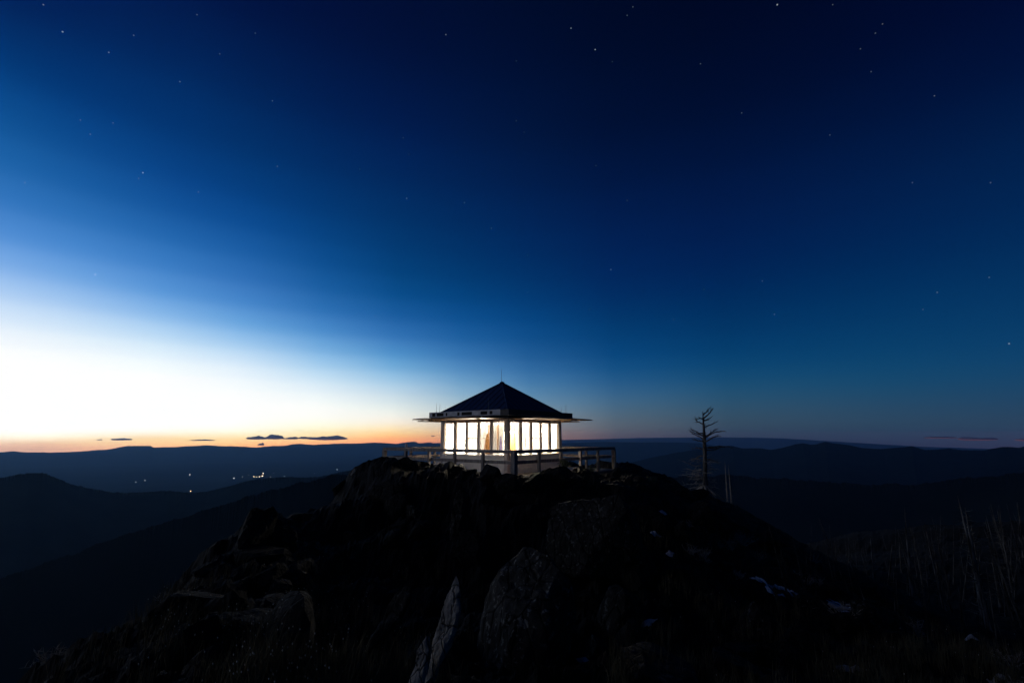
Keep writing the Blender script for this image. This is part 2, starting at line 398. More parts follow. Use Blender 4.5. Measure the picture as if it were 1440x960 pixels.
def glass_mat():
    m = bpy.data.materials.new('window_glass'); m.use_nodes = True
    t = m.node_tree; t.nodes.clear()
    o = t.nodes.new('ShaderNodeOutputMaterial'); tr = t.nodes.new('ShaderNodeBsdfTransparent'); gl = t.nodes.new('ShaderNodeBsdfGlossy')
    tr.inputs[0].default_value = (0.95, 0.96, 0.95, 1); gl.inputs['Roughness'].default_value = 0.02
    mx = t.nodes.new('ShaderNodeMixShader'); lf = t.nodes.new('ShaderNodeLayerWeight'); lf.inputs[0].default_value = 0.5
    pw = t.nodes.new('ShaderNodeMath'); pw.operation = 'POWER'; pw.inputs[1].default_value = 5.0; t.links.new(lf.outputs['Facing'], pw.inputs[0])
    lw = t.nodes.new('ShaderNodeMath'); lw.operation = 'MULTIPLY_ADD'; lw.inputs[1].default_value = 0.7; lw.inputs[2].default_value = 0.035; t.links.new(pw.outputs[0], lw.inputs[0])
    t.links.new(lw.outputs[0], mx.inputs[0]); t.links.new(tr.outputs[0], mx.inputs[1]); t.links.new(gl.outputs[0], mx.inputs[2])
    t.links.new(mx.outputs[0], o.inputs[0])
    return m
GLASS = glass_mat()
def blind_mat():
    m = bpy.data.materials.new('white_blind'); m.use_nodes = True
    t = m.node_tree; t.nodes.clear()
    o = t.nodes.new('ShaderNodeOutputMaterial'); d = t.nodes.new('ShaderNodeBsdfDiffuse'); tr = t.nodes.new('ShaderNodeBsdfTranslucent')
    d.inputs[0].default_value = (0.82, 0.80, 0.75, 1); tr.inputs[0].default_value = (0.92, 0.89, 0.82, 1)
    mx = t.nodes.new('ShaderNodeMixShader'); mx.inputs[0].default_value = 0.82
    t.links.new(d.outputs[0], mx.inputs[1]); t.links.new(tr.outputs[0], mx.inputs[2]); t.links.new(mx.outputs[0], o.inputs[0])
    return m
BLIND = blind_mat()
def emit_mat(name, col, s):
    m = bpy.data.materials.new(name); m.use_nodes = True
    t = m.node_tree; t.nodes.clear()
    o = t.nodes.new('ShaderNodeOutputMaterial'); e = t.nodes.new('ShaderNodeEmission')
    e.inputs[0].default_value = (*col, 1); e.inputs[1].default_value = s
    t.links.new(e.outputs[0], o.inputs[0])
    return m
BULB = emit_mat('lamp_glow', (1.0, 0.86, 0.66), 12.0)
TOWNW = emit_mat('town_light_white', (0.85, 0.93, 1.0), 2.6)
TOWNY = emit_mat('town_light_warm', (1.0, 0.80, 0.55), 6.0)
TOWNO = emit_mat('town_light_orange', (1.0, 0.55, 0.22), 6.0)

# ------------------------------------------------------------------ where the lookout stands
DC = 24.5
CC = Vector((-0.504, DC, 0))
FLOOR = -1.55
TH = R(5.9)
ROT = R(45) + TH                                    # local corner (-a,-a) points at the camera
def cab(lx, ly, lz=0):
    c, s = math.cos(ROT), math.sin(ROT)
    return Vector((CC.x + c * lx - s * ly, CC.y + s * lx + c * ly, FLOOR + lz))

# ------------------------------------------------------------------ terrain
CTRL = [  # x, y, z of the summit ridge; near the camera first
 (0,-12,-6),(-8,-12,-10),(9,-12,-8),(-4,-5,-3.2),(0,-3,-2.2),(6,-4,-3.6),(-5.5,-1,-3.6),(0,0,-1.95),(3,0,-2.2),(7,0,-3.6),
 (-5.6,4,-3.1),(-3,4,-2.4),(0,4,-2.3),(3,4,-2.6),(6,4,-3.3),(9.5,5,-4.2),
 (-.75,4.6,-2.75),(-1.0,5.6,-2.9),(-5.9,7,-3.0),(-3,8,-3.2),(0,8,-3.1),(3,8,-3.5),(6,8,-3.9),(9.7,10,-4.35),
 (-5.9,9.5,-2.6),(-7.4,12.5,-2.6),(-4,12,-3.3),(0,12,-3.5),(3,11.5,-3.3),(6,12,-3.9),(9,13,-4.3),(12,12,-5.0),
 (-7.8,15,-2.4),(-4.5,15.5,-2.6),(-1.5,15.2,-2.4),(1.5,15,-2.3),(4,15,-2.7),(7,16,-3.4),(9,18,-3.95),(12,18,-5.5),
 (-6.7,18,-2.5),(-5,18,-1.5),(-2.4,17.6,-1.15),(0,17.4,-1.25),(2,17.8,-1.2),(4.2,18.6,-1.35),(6.2,19.5,-1.9),(8.6,22,-3.0),
 (-6.5,20.3,-.92),(-5.6,20.6,-.72),(-4.4,20.8,-.78),(-3,19.6,-.85),(-6.7,23.5,-1.15),(-6.6,26,-1.2),(6.4,23.5,-1.35),(6.6,26,-1.3),(8.8,25,-2.35),
 (0,21,-1.42),(0,24.5,-1.45),(4,24,-1.42),(-4,24,-1.42),(0,30,-1.42),(-4,30,-1.7),(4.5,29,-1.36),(7.5,29,-1.9),
 (0,36,-3.6),(-6,34,-4.5),(6,36,-2.9),(10,32,-2.9),(14.5,38,-3.4),(12,44,-6.5),(18,42,-6.5),(13,30,-4.0),(16,30,-6.0),
 (-9.5,24,-8),(-10,20,-9),(-11,16,-9.5),(-11,12,-9.5),(-9.5,8.5,-8.5),(-9.5,3,-8.5),(-10,-4,-9),(-9,30,-9),(-14,16,-18),(-14,4,-16),(-13,28,-18),
 (-30,16,-50),(-28,-6,-46),(-28,40,-54),(-60,10,-105),(-60,60,-110),(0,60,-26),(-10,60,-42),(0,100,-75),(10,60,-20),(22,60,-13.6),
 (14,8,-6.5),(15,0,-6.5),(20,14,-7.8),(24,26,-10.6),(28,28,-11.0),(20,4,-9.5),(20,-12,-12),
 (34,40,-13.2),(30,60,-14.2),(45,50,-14),(60,80,-15.5),(50,100,-21),(85,85,-13.5),(80,110,-19),(40,90,-24),(60,60,-13.5),(60,20,-14),(70,140,-42),(110,110,-26),(40,140,-60),(120,60,-16),
 (0,-40,-30),(40,-40,-30),(-40,-40,-70),(0,200,-170),(120,200,-110),(-100,200,-220),(200,100,-70),(-150,0,-230),(0,-150,-120),(200,-100,-90),(150,300,-230),(-150,-150,-240),
]
CT = np.array(CTRL, float)
CT[:, 2] -= 0.0146 * np.clip(CT[:, 1], 0, 150)
def kern(r): return r
cn = len(CT)
Dm = np.sqrt(((CT[:, None, :2] - CT[None, :, :2]) ** 2).sum(-1))
Aq = np.hstack([np.ones((cn, 1)), CT[:, :2]])
TW = np.linalg.solve(np.block([[kern(Dm) - np.eye(cn) * 0.02, Aq], [Aq.T, np.zeros((3, 3))]]), np.concatenate([CT[:, 2], np.zeros(3)]))
def base_z(xy):
    out = np.empty(len(xy))
    for k in range(0, len(xy), 20000):
        q = xy[k:k + 20000]
        d = np.sqrt(((q[:, None] - CT[None, :, :2]) ** 2).sum(-1))
        out[k:k + 20000] = kern(d) @ TW[:cn] + TW[cn] + q @ TW[cn + 1:]
    return out
def ground_z(xy):
    xy = np.asarray(xy, float)
    z = base_z(xy)
    r = np.hypot(xy[:, 0], xy[:, 1])
    p3 = np.stack([xy[:, 0], xy[:, 1], 0 * r], 1)
    # keep the pad under the deck and the photographer's stance calm
    dl = np.abs((xy[:, 0] - CC.x) * math.cos(ROT) + (xy[:, 1] - CC.y) * math.sin(ROT))
    dm = np.abs(-(xy[:, 0] - CC.x) * math.sin(ROT) + (xy[:, 1] - CC.y) * math.cos(ROT))
    pad = np.clip((np.maximum(dl, dm) - 4.0) / 0.9, 0, 1)
    cal = np.clip((r - 1.0) / 2.5, 0, 1)
    a = np.clip(r / 60, 0, 1)
    det = 0.36 * fbm(p3 * 0.55, 5, 3, 0.5, True) + 0.26 * fbm(p3 * 1.9, 4, 9, 0.6, True)
    # blocky, jointed bedrock
    q = np.round((p3[:, 2] * 0 + fbm(p3 * 0.8, 3, 21)) * 5) / 5
    det = det + 0.40 * q
    big = 1.6 * fbm(p3 * 0.06, 4, 5)
    z = z + det * pad * (0.35 + 0.65 * cal) * (1 - 0.5 * a) + big * a * pad
    # never poke through the deck
    inside = np.maximum(dl, dm) < 4.0
    z = np.where(inside, np.minimum(z, FLOOR - 0.2), z)
    return z

def grid_mesh(name, X, Y, Z, material, wrap=False):
    nr, na = X.shape
    vs = np.stack([X.ravel(), Y.ravel(), Z.ravel()], 1)
    fs = []
    idx = np.arange(nr * na).reshape(nr, na)
    a = idx[:-1, :-1]; b = idx[1:, :-1]; c = idx[1:, 1:]; d = idx[:-1, 1:]
    fs = np.stack([a, d, c, b], -1).reshape(-1, 4)
    if wrap:
        a = idx[:-1, -1]; b = idx[1:, -1]; c = idx[1:, 0]; d = idx[:-1, 0]
        fs = np.vstack([fs, np.stack([a, d, c, b], -1).reshape(-1, 4)])
    me = bpy.data.meshes.new(name)
    me.from_pydata(vs.tolist(), [], fs.tolist()); me.update()
    return link(name, me, material), vs, fs

az_f = np.radians(np.concatenate([np.arange(-62, 62, 0.28), np.arange(62, 298, 4.0)]))
rr = np.concatenate([[0.02], np.geomspace(0.8, 34, 210), np.geomspace(35, 320, 75)])
RR, AA = np.meshgrid(rr, az_f, indexing='ij')
X = RR * np.sin(AA); Y = RR * np.cos(AA)
Z = ground_z(np.stack([X.ravel(), Y.ravel()], 1)).reshape(X.shape)
# feather the skirt down to the flanks of the mountain
Z -= np.clip((RR - 200) / 120, 0, 1) * 60
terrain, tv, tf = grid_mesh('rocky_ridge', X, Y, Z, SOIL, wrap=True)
tag(terrain, kind='structure')
# soil with bedrock showing: slope-driven mix
def terrain_mat():
    m, t, b, out = mat_new('bedrock_and_heath')
    b.inputs['Roughness'].default_value = 0.95; b.inputs['Specular IOR Level'].default_value = 0.15
    geo = t.nodes.new('ShaderNodeNewGeometry'); sp = t.nodes.new('ShaderNodeSeparateXYZ'); t.links.new(geo.outputs['Normal'], sp.inputs[0])
    tcn = t.nodes.new('ShaderNodeTexCoord')
    def noise(s, d=6):
        nn = t.nodes.new('ShaderNodeTexNoise'); nn.inputs['Scale'].default_value = s; nn.inputs['Detail'].default_value = d
        nn.inputs['Roughness'].default_value = 0.65; t.links.new(tcn.outputs['Object'], nn.inputs[0]); return nn.outputs[0]
    def ramp(src, a, ca, bb, cb_):
        r = t.nodes.new('ShaderNodeValToRGB'); e = r.color_ramp.elements
        e[0].position = a; e[0].color = (*ca, 1); e[1].position = bb; e[1].color = (*cb_, 1); t.links.new(src, r.inputs[0]); return r.outputs[0]
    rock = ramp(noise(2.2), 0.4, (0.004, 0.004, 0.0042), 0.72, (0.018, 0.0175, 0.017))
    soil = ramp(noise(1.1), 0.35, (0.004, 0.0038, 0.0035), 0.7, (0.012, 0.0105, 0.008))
    ad = t.nodes.new('ShaderNodeMath'); ad.operation = 'MULTIPLY_ADD'; ad.inputs[1].default_value = 0.5; t.links.new(noise(3.0), ad.inputs[0]); t.links.new(sp.outputs[2], ad.inputs[2])
    k = ramp(ad.outputs[0], 0.88, (0, 0, 0), 1.0, (1, 1, 1))
    mx = t.nodes.new('ShaderNodeMix'); mx.data_type = 'RGBA'
    t.links.new(k, mx.inputs[0]); t.links.new(rock, mx.inputs[6]); t.links.new(soil, mx.inputs[7]); t.links.new(mx.outputs[2], b.inputs['Base Color'])
    bp = t.nodes.new('ShaderNodeBump'); bp.inputs['Distance'].default_value = 0.07; t.links.new(noise(8, 8), bp.inputs['Height']); t.links.new(bp.outputs[0], b.inputs['Normal'])
    return m
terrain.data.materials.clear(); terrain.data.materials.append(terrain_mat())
BVH = BVHTree.FromPolygons([tuple(v) for v in tv], tf.tolist())
def gz(x, y):
    h = BVH.ray_cast(Vector((x, y, 60)), Vector((0, 0, -1)))
    return h[0].z if h[0] is not None else float(ground_z([[x, y]])[0])
def hit(px, py, maxd=400.0):
    """where the line of sight through a photo pixel meets the ridge"""
    h = BVH.ray_cast(Vector((0, 0, 0)), ray(px, py).normalized(), maxd)
    return h[0]

# ---- valley floor, hills and far ranges (each stands at its true distance)
VZ = -900.0
az_v = np.radians(np.arange(0, 360, 3.0)); rv = np.geomspace(150, 30500, 60)
RR, AA = np.meshgrid(rv, az_v, indexing='ij')
vz = np.full(RR.shape, VZ) + np.clip((1500 - RR) / 1350, 0, 1) * 560
vz += 16 * fbm(np.stack([(RR * np.sin(AA)).ravel() / 1800, (RR * np.cos(AA)).ravel() / 1800, 0 * RR.ravel()], 1), 4, 31).reshape(RR.shape)
valley, _, _ = grid_mesh('valley_floor', RR * np.sin(AA), RR * np.cos(AA), vz, VALLEY, wrap=True)
tag(valley, kind='structure')

def range_mesh(name, sky_pts, r_crest, r0, r1, zb0, zb1, rough, seed, material, az_step=0.05, tree=0.0):
    """a hill range whose crest follows the profile, at its own distance, with slopes on both sides"""
    a, z = [], []
    for px, py in sky_pts:
        d = ray(px, py); s = 1.0 / math.hypot(d.x, d.y)
        a.append(math.atan2(d.x, d.y)); z.append(d.z * s * r_crest)
    az = np.arange(min(a), max(a), R(az_step))
    crest = np.interp(az, a, z)
    p = np.stack([az * 60, 0 * az, 0 * az], 1)
    nz_ = rough * fbm(p, 5, seed, 0.55)
    if tree: nz_ = nz_ + 0.5 * tree * vnoise(np.stack([az * 2600, 0 * az, 0 * az], 1), seed + 5)
    ks = np.concatenate([np.linspace(0, .96, 25), [0.98, 0.993, 1.0], np.linspace(1, 2, 12)[1:]])
    RRr = np.where(ks < 1, r0 + (r_crest - r0) * ks, r_crest + (r1 - r_crest) * (ks - 1))
    prof = np.where(ks < 1, ks ** 1.35, 1 - (ks - 1) ** 1.2)
    Rg, Ag = np.meshgrid(RRr, az, indexing='ij')
    PR = np.repeat(prof[:, None], len(az), 1)
    zb = np.where(ks < 1, zb0, zb1)[:, None]
    Zg = zb + (crest[None] - zb) * PR + nz_[None] * PR ** 40
    XY = np.stack([(Rg * np.sin(Ag)).ravel(), (Rg * np.cos(Ag)).ravel(), 0 * Rg.ravel()], 1)
    amp = (PR * (1 - PR) * 4)
    Zg = Zg + amp * (r_crest * 0.004) * fbm(XY / (r_crest * 0.13), 4, seed + 9, 0.5, True).reshape(Zg.shape)
    o, _, _ = grid_mesh(name, Rg * np.sin(Ag), Rg * np.cos(Ag), Zg, material)
    return tag(o, kind='structure')

FAR_L = [(-420,630),(-120,634),(0,637),(20,634.5),(40,637.5),(60,637),(110,634.5),(150,632),(180,627),(200,626.5),(211,626),(216,629),(240,628.5),(262,627.5),(290,625.5),(312,627),(345,628),
 (360,629),(378,627.5),(400,626),(420,624),(440,625),(466,624.2),(480,623),(505,623),(530,622),(545,622.6),(560,623.6),(570,622),(576,621.5),(583,620.5),(589,622.5),(597,622.2),(606,621.8),(612,624),(640,625),(700,625),(760,624),(800,623.4),(850,624)]
range_mesh('far_mountains', FAR_L, 30000, 21000, 36000, VZ - 20, VZ - 20, 34, 41, HILL, 0.03, tree=26)
FAR_R = [(600,623),(700,620),(800,618),(850,617),(900,615.5),(960,614.8),(1010,614.6),(1060,615),(1100,616),(1150,619),(1200,622),(1300,628),(1440,632),(1700,632)]
range_mesh('far_haze_bank', FAR_R, 34000, 26000, 37000, VZ - 20, VZ - 20, 8, 43, MIST, 0.05)  # far haze layer modelled as a low range
PLAT_R = [(640,640),(740,626),(800,622.5),(850,621),(900,621.5),(950,621.5),(985,623),(1010,627),(1060,632),(1200,640)]
range_mesh('plateau', PLAT_R, 21000, 15000, 25000, VZ - 20, VZ - 20, 10, 44, HILL, 0.05)
MID_R = [(820,668),(880,652),(930,640),(970,633),(1005,629),(1030,626.5),(1045,630),(1062,629.5),(1085,632),(1105,628.5),(1118,624.5),(1130,622.8),(1140,624.6),(1150,624),(1160,620.6),(1172,623),(1190,625),(1215,629.5),(1242,631),(1262,629),(1282,627.3),
 (1300,632.5),(1318,632),(1336,630.8),(1352,633),(1385,633),(1400,630),(1412,628.5),(1430,629),(1445,627),(1600,630),(1900,640)]
range_mesh('mid_hills', MID_R, 10500, 5600, 15500, VZ - 10, VZ - 10, 14, 47, HILL, 0.03, tree=12)
RIDGE_FR = [(560,760),(760,700),(900,676),(1000,668),(1100,672),(1180,680),(1280,682),(1360,672),(1440,664),(1700,660),(2100,650)]
range_mesh('forest_ridge', RIDGE_FR, 3600, 1700, 5600, VZ + 40, VZ - 5, 20, 53, HILL, 0.04, tree=9)
HILL_L = [(-700,740),(-300,720),(-120,704),(-40,686),(0,673),(25,667),(45,664.5),(62,665),(80,672),(100,680.5),(130,687),(152,691),(180,693),(215,690.5),(240,690),(262,692),(290,691),(320,684),(345,676),(372,672),(400,670.5),(425,671.5),(450,670),(475,664),(500,660),(560,668),(700,690)]
range_mesh('near_hill', HILL_L, 4300, 1900, 6500, VZ + 40, VZ - 5, 5, 59, HILL, 0.04, tree=11)
SPUR_L = [(-800,960),(-400,900),(-150,850),(0,815),(60,792),(120,772),(190,748),(260,726),(330,703),(400,684),(440,674),(470,668),(520,664),(620,680)]
range_mesh('near_spur', SPUR_L, 1700, 700, 2600, VZ + 20, VZ - 5, 9, 61, HILL, 0.05, tree=6)

# ------------------------------------------------------------------ rocks
def rock_mesh(name, seed, size, planes=16, rough=0.06, sub=4, rot=None):
    rnd = np.random.RandomState(seed)
    bm = bmesh.new(); bmesh.ops.create_icosphere(bm, subdivisions=sub, radius=1.0)
    v = np.array([w.co[:] for w in bm.verts])
    nrm_ = rnd.normal(size=(planes, 3)); nrm_ /= np.linalg.norm(nrm_, axis=1)[:, None]
    h = rnd.uniform(0.42 if planes < 11 else 0.58, 1.0, planes)
    dots = v @ nrm_.T
    rad = np.min(np.where(dots > 0.05, h[None] / np.maximum(dots, 0.05), 9), axis=1)
    rad = np.minimum(rad, 1.5)
    v = v * rad[:, None]
    v = v * (1 + rough * fbm(v * 2.3 + seed, 4, seed % 97)[:, None] + rough * 0.6 * fbm(v * 7 + seed, 3, seed % 89, 0.6, True)[:, None])
    v = v * np.array(size)[None]
    M = (rot or Euler((rnd.uniform(-.25, .25), rnd.uniform(-.25, .25), rnd.uniform(0, 6.28)))).to_matrix()
    v = v @ np.array(M).T
    for w, c in zip(bm.verts, v): w.co = c
    me = bpy.data.meshes.new(name); bm.to_mesh(me); bm.free()
    return me
def rock(px, py, depth, size, seed, label, material=ROCK, rot=None, planes=16, name='boulder', group=None, rough=0.06, cat='rock'):
    o = link(name, rock_mesh(name, seed, size, planes, rough, rot=rot), material)
    o.location = at(px, py, depth)
    tag(o, label, cat, group)
    return o
rock(738, 905, 7.4, (0.80, 0.85, 1.42), 11, 'big domed boulder with pale lichen flecks at the bottom centre', ROCKD, Euler((0.1, 0.05, 0.3)), 34, rough=0.13)
def slab(outline, depth, normal, thick, seed, label, material, name, rough=0.022, cat='rock'):
    """a standing slab: a front face in its own inclined plane, a rough broken surface and a real thickness"""
    nv = Vector(normal).normalized()
    cx = sum(p[0] for p in outline) / len(outline); cy = sum(p[1] for p in outline) / len(outline)
    c0 = at(cx, cy, depth)
    P_ = []
    for px, py in outline:
        d = ray(px, py); P_.append(d * (c0.dot(nv) / d.dot(nv)) - c0)
    ring = []
    for i in range(len(P_)):
        A_, B_ = P_[i], P_[(i + 1) % len(P_)]
        for k in range(7): ring.append(A_.lerp(B_, k / 7))
    n_ = len(ring); rings = 16
    vs, fs = [], []
    for i in range(1, rings + 1):
        for p in ring: vs.append(p * (i / rings) + nv * 0.022 * (1 - (i / rings) ** 3))
    for i in range(1, 5):
        for p in ring: vs.append(p * (1 + 0.10 * math.sin(i * .8)) - nv * thick * i / 4)
    V_ = np.array([tuple(v) for v in vs])
    dsp = rough * (1.4 * fbm(V_ * 4 + seed, 5, seed, 0.6) + 0.8 * fbm(V_ * 15 + seed, 3, seed + 4, 0.6, True))
    V_ = V_ + np.array(nv)[None] * dsp[:, None] + rough * 0.8 * np.stack([vnoise(V_ * 9 + k * 7.7, seed + k) for k in range(3)], 1)
    T_ = rings + 4
    fs.append(tuple(range(n_)))
    for i in range(T_ - 1):
        for j in range(n_):
            fs.append((i * n_ + j, (i + 1) * n_ + j, (i + 1) * n_ + (j + 1) % n_, i * n_ + (j + 1) % n_))
    fs.append(tuple(reversed([(T_ - 1) * n_ + j for j in range(n_)])))
    me = bpy.data.meshes.new(name); me.from_pydata(V_.tolist(), [], fs); me.update()
    bm = bmesh.new(); bm.from_mesh(me); bmesh.ops.recalc_face_normals(bm, faces=bm.faces[:]); bm.to_mesh(me); bm.free()
    o = link(name, me, material); o.location = c0
    return tag(o, label, cat)
slab([(637,816),(643,836),(641,862),(634,888),(624,915),(612,940),(598,985),(588,985),(604,925),(612,895),(620,862),(630,832)], 4.5, (-.62, -.70, .28), .05, 23, 'tall grey slab with painted-in light leaning right at the bottom centre', ROCK_LIT, 'leaning_slab')
slab([(597,896),(601,915),(597,940),(588,985),(572,985),(582,940),(590,912)], 4.3, (-.66, -.66, .24), .05, 25, 'low sliver of rock with painted-in light at the left foot of the pale leaning slab', ROCK_LIT, 'rock_sliver', 0.02)
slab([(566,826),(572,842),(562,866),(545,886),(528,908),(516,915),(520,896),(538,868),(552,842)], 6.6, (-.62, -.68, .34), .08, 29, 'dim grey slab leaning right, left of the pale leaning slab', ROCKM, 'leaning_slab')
rock(826, 768, 12.2, (0.85, 0.8, 1.05), 31, 'square topped rock block right of centre below the cabin', ROCKM, Euler((0, -0.08, 0.25)), 12, 'rock_block', rough=0.07)
rock(880, 790, 12.6, (0.9, 0.8, 0.9), 33, 'dark rock shoulder right of the square topped block', ROCK, None, 12)
slab([(647,688),(651,700),(648,730),(642,762),(634,772),(632,750),(637,718),(641,695)], 14.0, (-.64, -.74, .1), .35, 37, 'thin upright slab standing below the cabin', ROCKM, 'upright_slab', 0.04)
slab([(497,660),(502,668),(500,685),(497,700),(491,700),(490,684),(493,668)], 19.9, (-.75, -.6, .1), .35, 39, 'grey cliff face with painted-in glow at the left end of the summit', ROCK_LIT, 'cliff_rock', 0.07)
rock(560, 715, 16.5, (0.5, 0.5, 0.6), 38, 'rock knob on the dark slope under the left railing', ROCK)
rock(477, 690, 19.8, (0.22, 0.3, 0.34), 41, 'small jagged rock left of the cliff rock', ROCKM, None, 14)
rock(545, 668, 19.4, (0.8, 0.6, 0.55), 43, 'rounded rock below the left corner of the railing', ROCK)
rim = [(513,663,20.6,.30),(537,660,20.6,.42),(572,659,20.2,.40),(606,668,19.4,.44),(632,671,18.8,.30),(660,674,18.0,.40),(690,667,17.0,.44),(712,682,16.4,.40),
       (752,681,16.6,.34),(776,669,17.4,.44),(802,676,18.2,.30),(828,674,19.0,.44),(862,678,20.0,.34),(894,684,21.5,.40)]
for i, (px, py, d, s) in enumerate(rim):
    rnd = random.Random(i + 400)
    o = rock(px, py, d, (s * rnd.uniform(1.0, 1.5), s * rnd.uniform(.8, 1.1), s * rnd.uniform(.75, 1.0)), 100 + i * 7, 'dark boulder in the row along the rim below the railing', ROCK, group='boulders along the rim')
rnd = random.Random(5)
k = 0
tries = 0
while k < 70 and tries < 900:
    tries += 1
    px, py = rnd.uniform(230, 1250), rnd.uniform(690, 955)
    h = hit(px, py)
    if h is None or h.length > 30: continue
    if (480 < px < 680 and py > 790) or (655 < px < 810 and py > 760): continue
    s = rnd.uniform(0.12, 0.40) * (0.5 + h.length / 18)
    o = link('boulder', rock_mesh('boulder', 900 + k * 3, (s * rnd.uniform(.8, 1.4), s * rnd.uniform(.8, 1.3), s * rnd.uniform(.6, 1.3)), rnd.choice((7, 8, 10)), 0.10, sub=3), rnd.choice((ROCK, ROCK, ROCK, ROCKM)))
    o.location = h + Vector((0, 0, s * 0.05))
    tag(o, 'dark weathered boulder strewn over the shaded ridge', 'rock', 'boulders strewn over the ridge')
    k += 1

# ------------------------------------------------------------------ deck and railing
H = 8.02 / 2
deck = empty('deck', cab(0, 0, 0), ROT)
tag(deck, 'square timber deck around the lit cabin on the summit', 'deck')
for side in range(4):
    q = Matrix.Rotation(side * math.pi / 2, 3, 'Z')
    bm_ = MB()
    y0, y1 = -H, -2.20
    nb = 13
    w = (y1 - y0) / nb
    for j in range(nb):
        y = y0 + w * (j + 0.5)
        xa, xb = -H, H
        # boards mitred against the neighbouring side
        xa, xb = -abs(y) + 0.003 + (w * .5), abs(y) - 0.003 - (w * .5)
        if j == 0: xa, xb = -H + w, H - w
        bm_.box(q @ Vector(((xa + xb) / 2, y, -0.03)), (xb - xa, w - 0.012, 0.04), q)
    bm_.build('deck_boards', DECKW, deck)
    MB().box(q @ Vector((0, -H + 0.05, -0.16)), (2 * H - 0.22, 0.06, 0.2), q).build('edge_beam', WOOD, deck)
    MB().box(q @ Vector((0, -2.6, -0.16)), (5.0, 0.08, 0.2), q).build('joist', WOOD, deck)
for ix in (-1, 1):
    for iy in (-1, 1):
        for (x, y) in ((ix * (H - .3), iy * (H - .3)), (ix * 1.4, iy * (H - .3)), (ix * (H - .3), iy * 1.4)):
            p = cab(x, y); g = gz(p.x, p.y) - FLOOR
            MB().box((x, y, (g - 0.3 - 0.06) / 2), (0.16, 0.16, max(0.1, -0.06 - g + 0.3))).build('foundation_post', WOOD, deck)
rail = empty('guardrail', cab(0, 0, 0), ROT)
tag(rail, 'weathered wooden guardrail with posts around the cabin deck', 'railing')
RT = 1.07
for side in range(4):
    q = Matrix.Rotation(side * math.pi / 2, 3, 'Z')
    for j in range(5):
        x = -H + 2 * H * j / 5
        big = 0.17 if j == 0 else 0.115
        if side == 0 and j == 0: big = 0.20
        MB().box(q @ Vector((x, -H, (RT - 0.12 - 0.25) / 2)), (big, big, RT - 0.12 + 0.25 - (0.0)), q).build('post', WOOD, rail, bevel=0.008)
    MB().box(q @ Vector((0, -H, RT - 0.065)), (2 * H - 0.02 + (0.14 if side % 2 == 0 else -0.15), 0.15, 0.13), q).build('top_rail', WOOD, rail, bevel=0.006)
    MB().box(q @ Vector((0, -H + 0.085, 0.60)), (2 * H - 0.32, 0.045, 0.13), q).build('mid_rail', WOOD, rail, bevel=0.005)
# small pale fixture on a railing post
o = MB()
p = Matrix.Rotation(3 * math.pi / 2, 3, 'Z') @ Vector((-H + 2 * H * 0, -H, 0))
o.tube([(0, 0, 0), (0, 0, 0.03), (0, 0, 0.16), (0, 0, 0.19)], [0.05, 0.06, 0.06, 0.02], 10)
lamp = o.build('post_cap_lantern', WHITE)
lamp.location = cab(-H + 0.0, H - 1.604, RT + 0.002)
tag(lamp, 'small white unlit fixture standing on the left railing', 'fixture')
pl = MB().box((0, 0, 0), (1.15, 0.04, 0.16)).build('loose_board', WHITE)
pl.rotation_euler = (0, R(38), ROT + R(90)); pl.location = cab(-2.75, 1.55, 0.42)
tag(pl, 'pale board leaning on the deck left of the cabin', 'board')

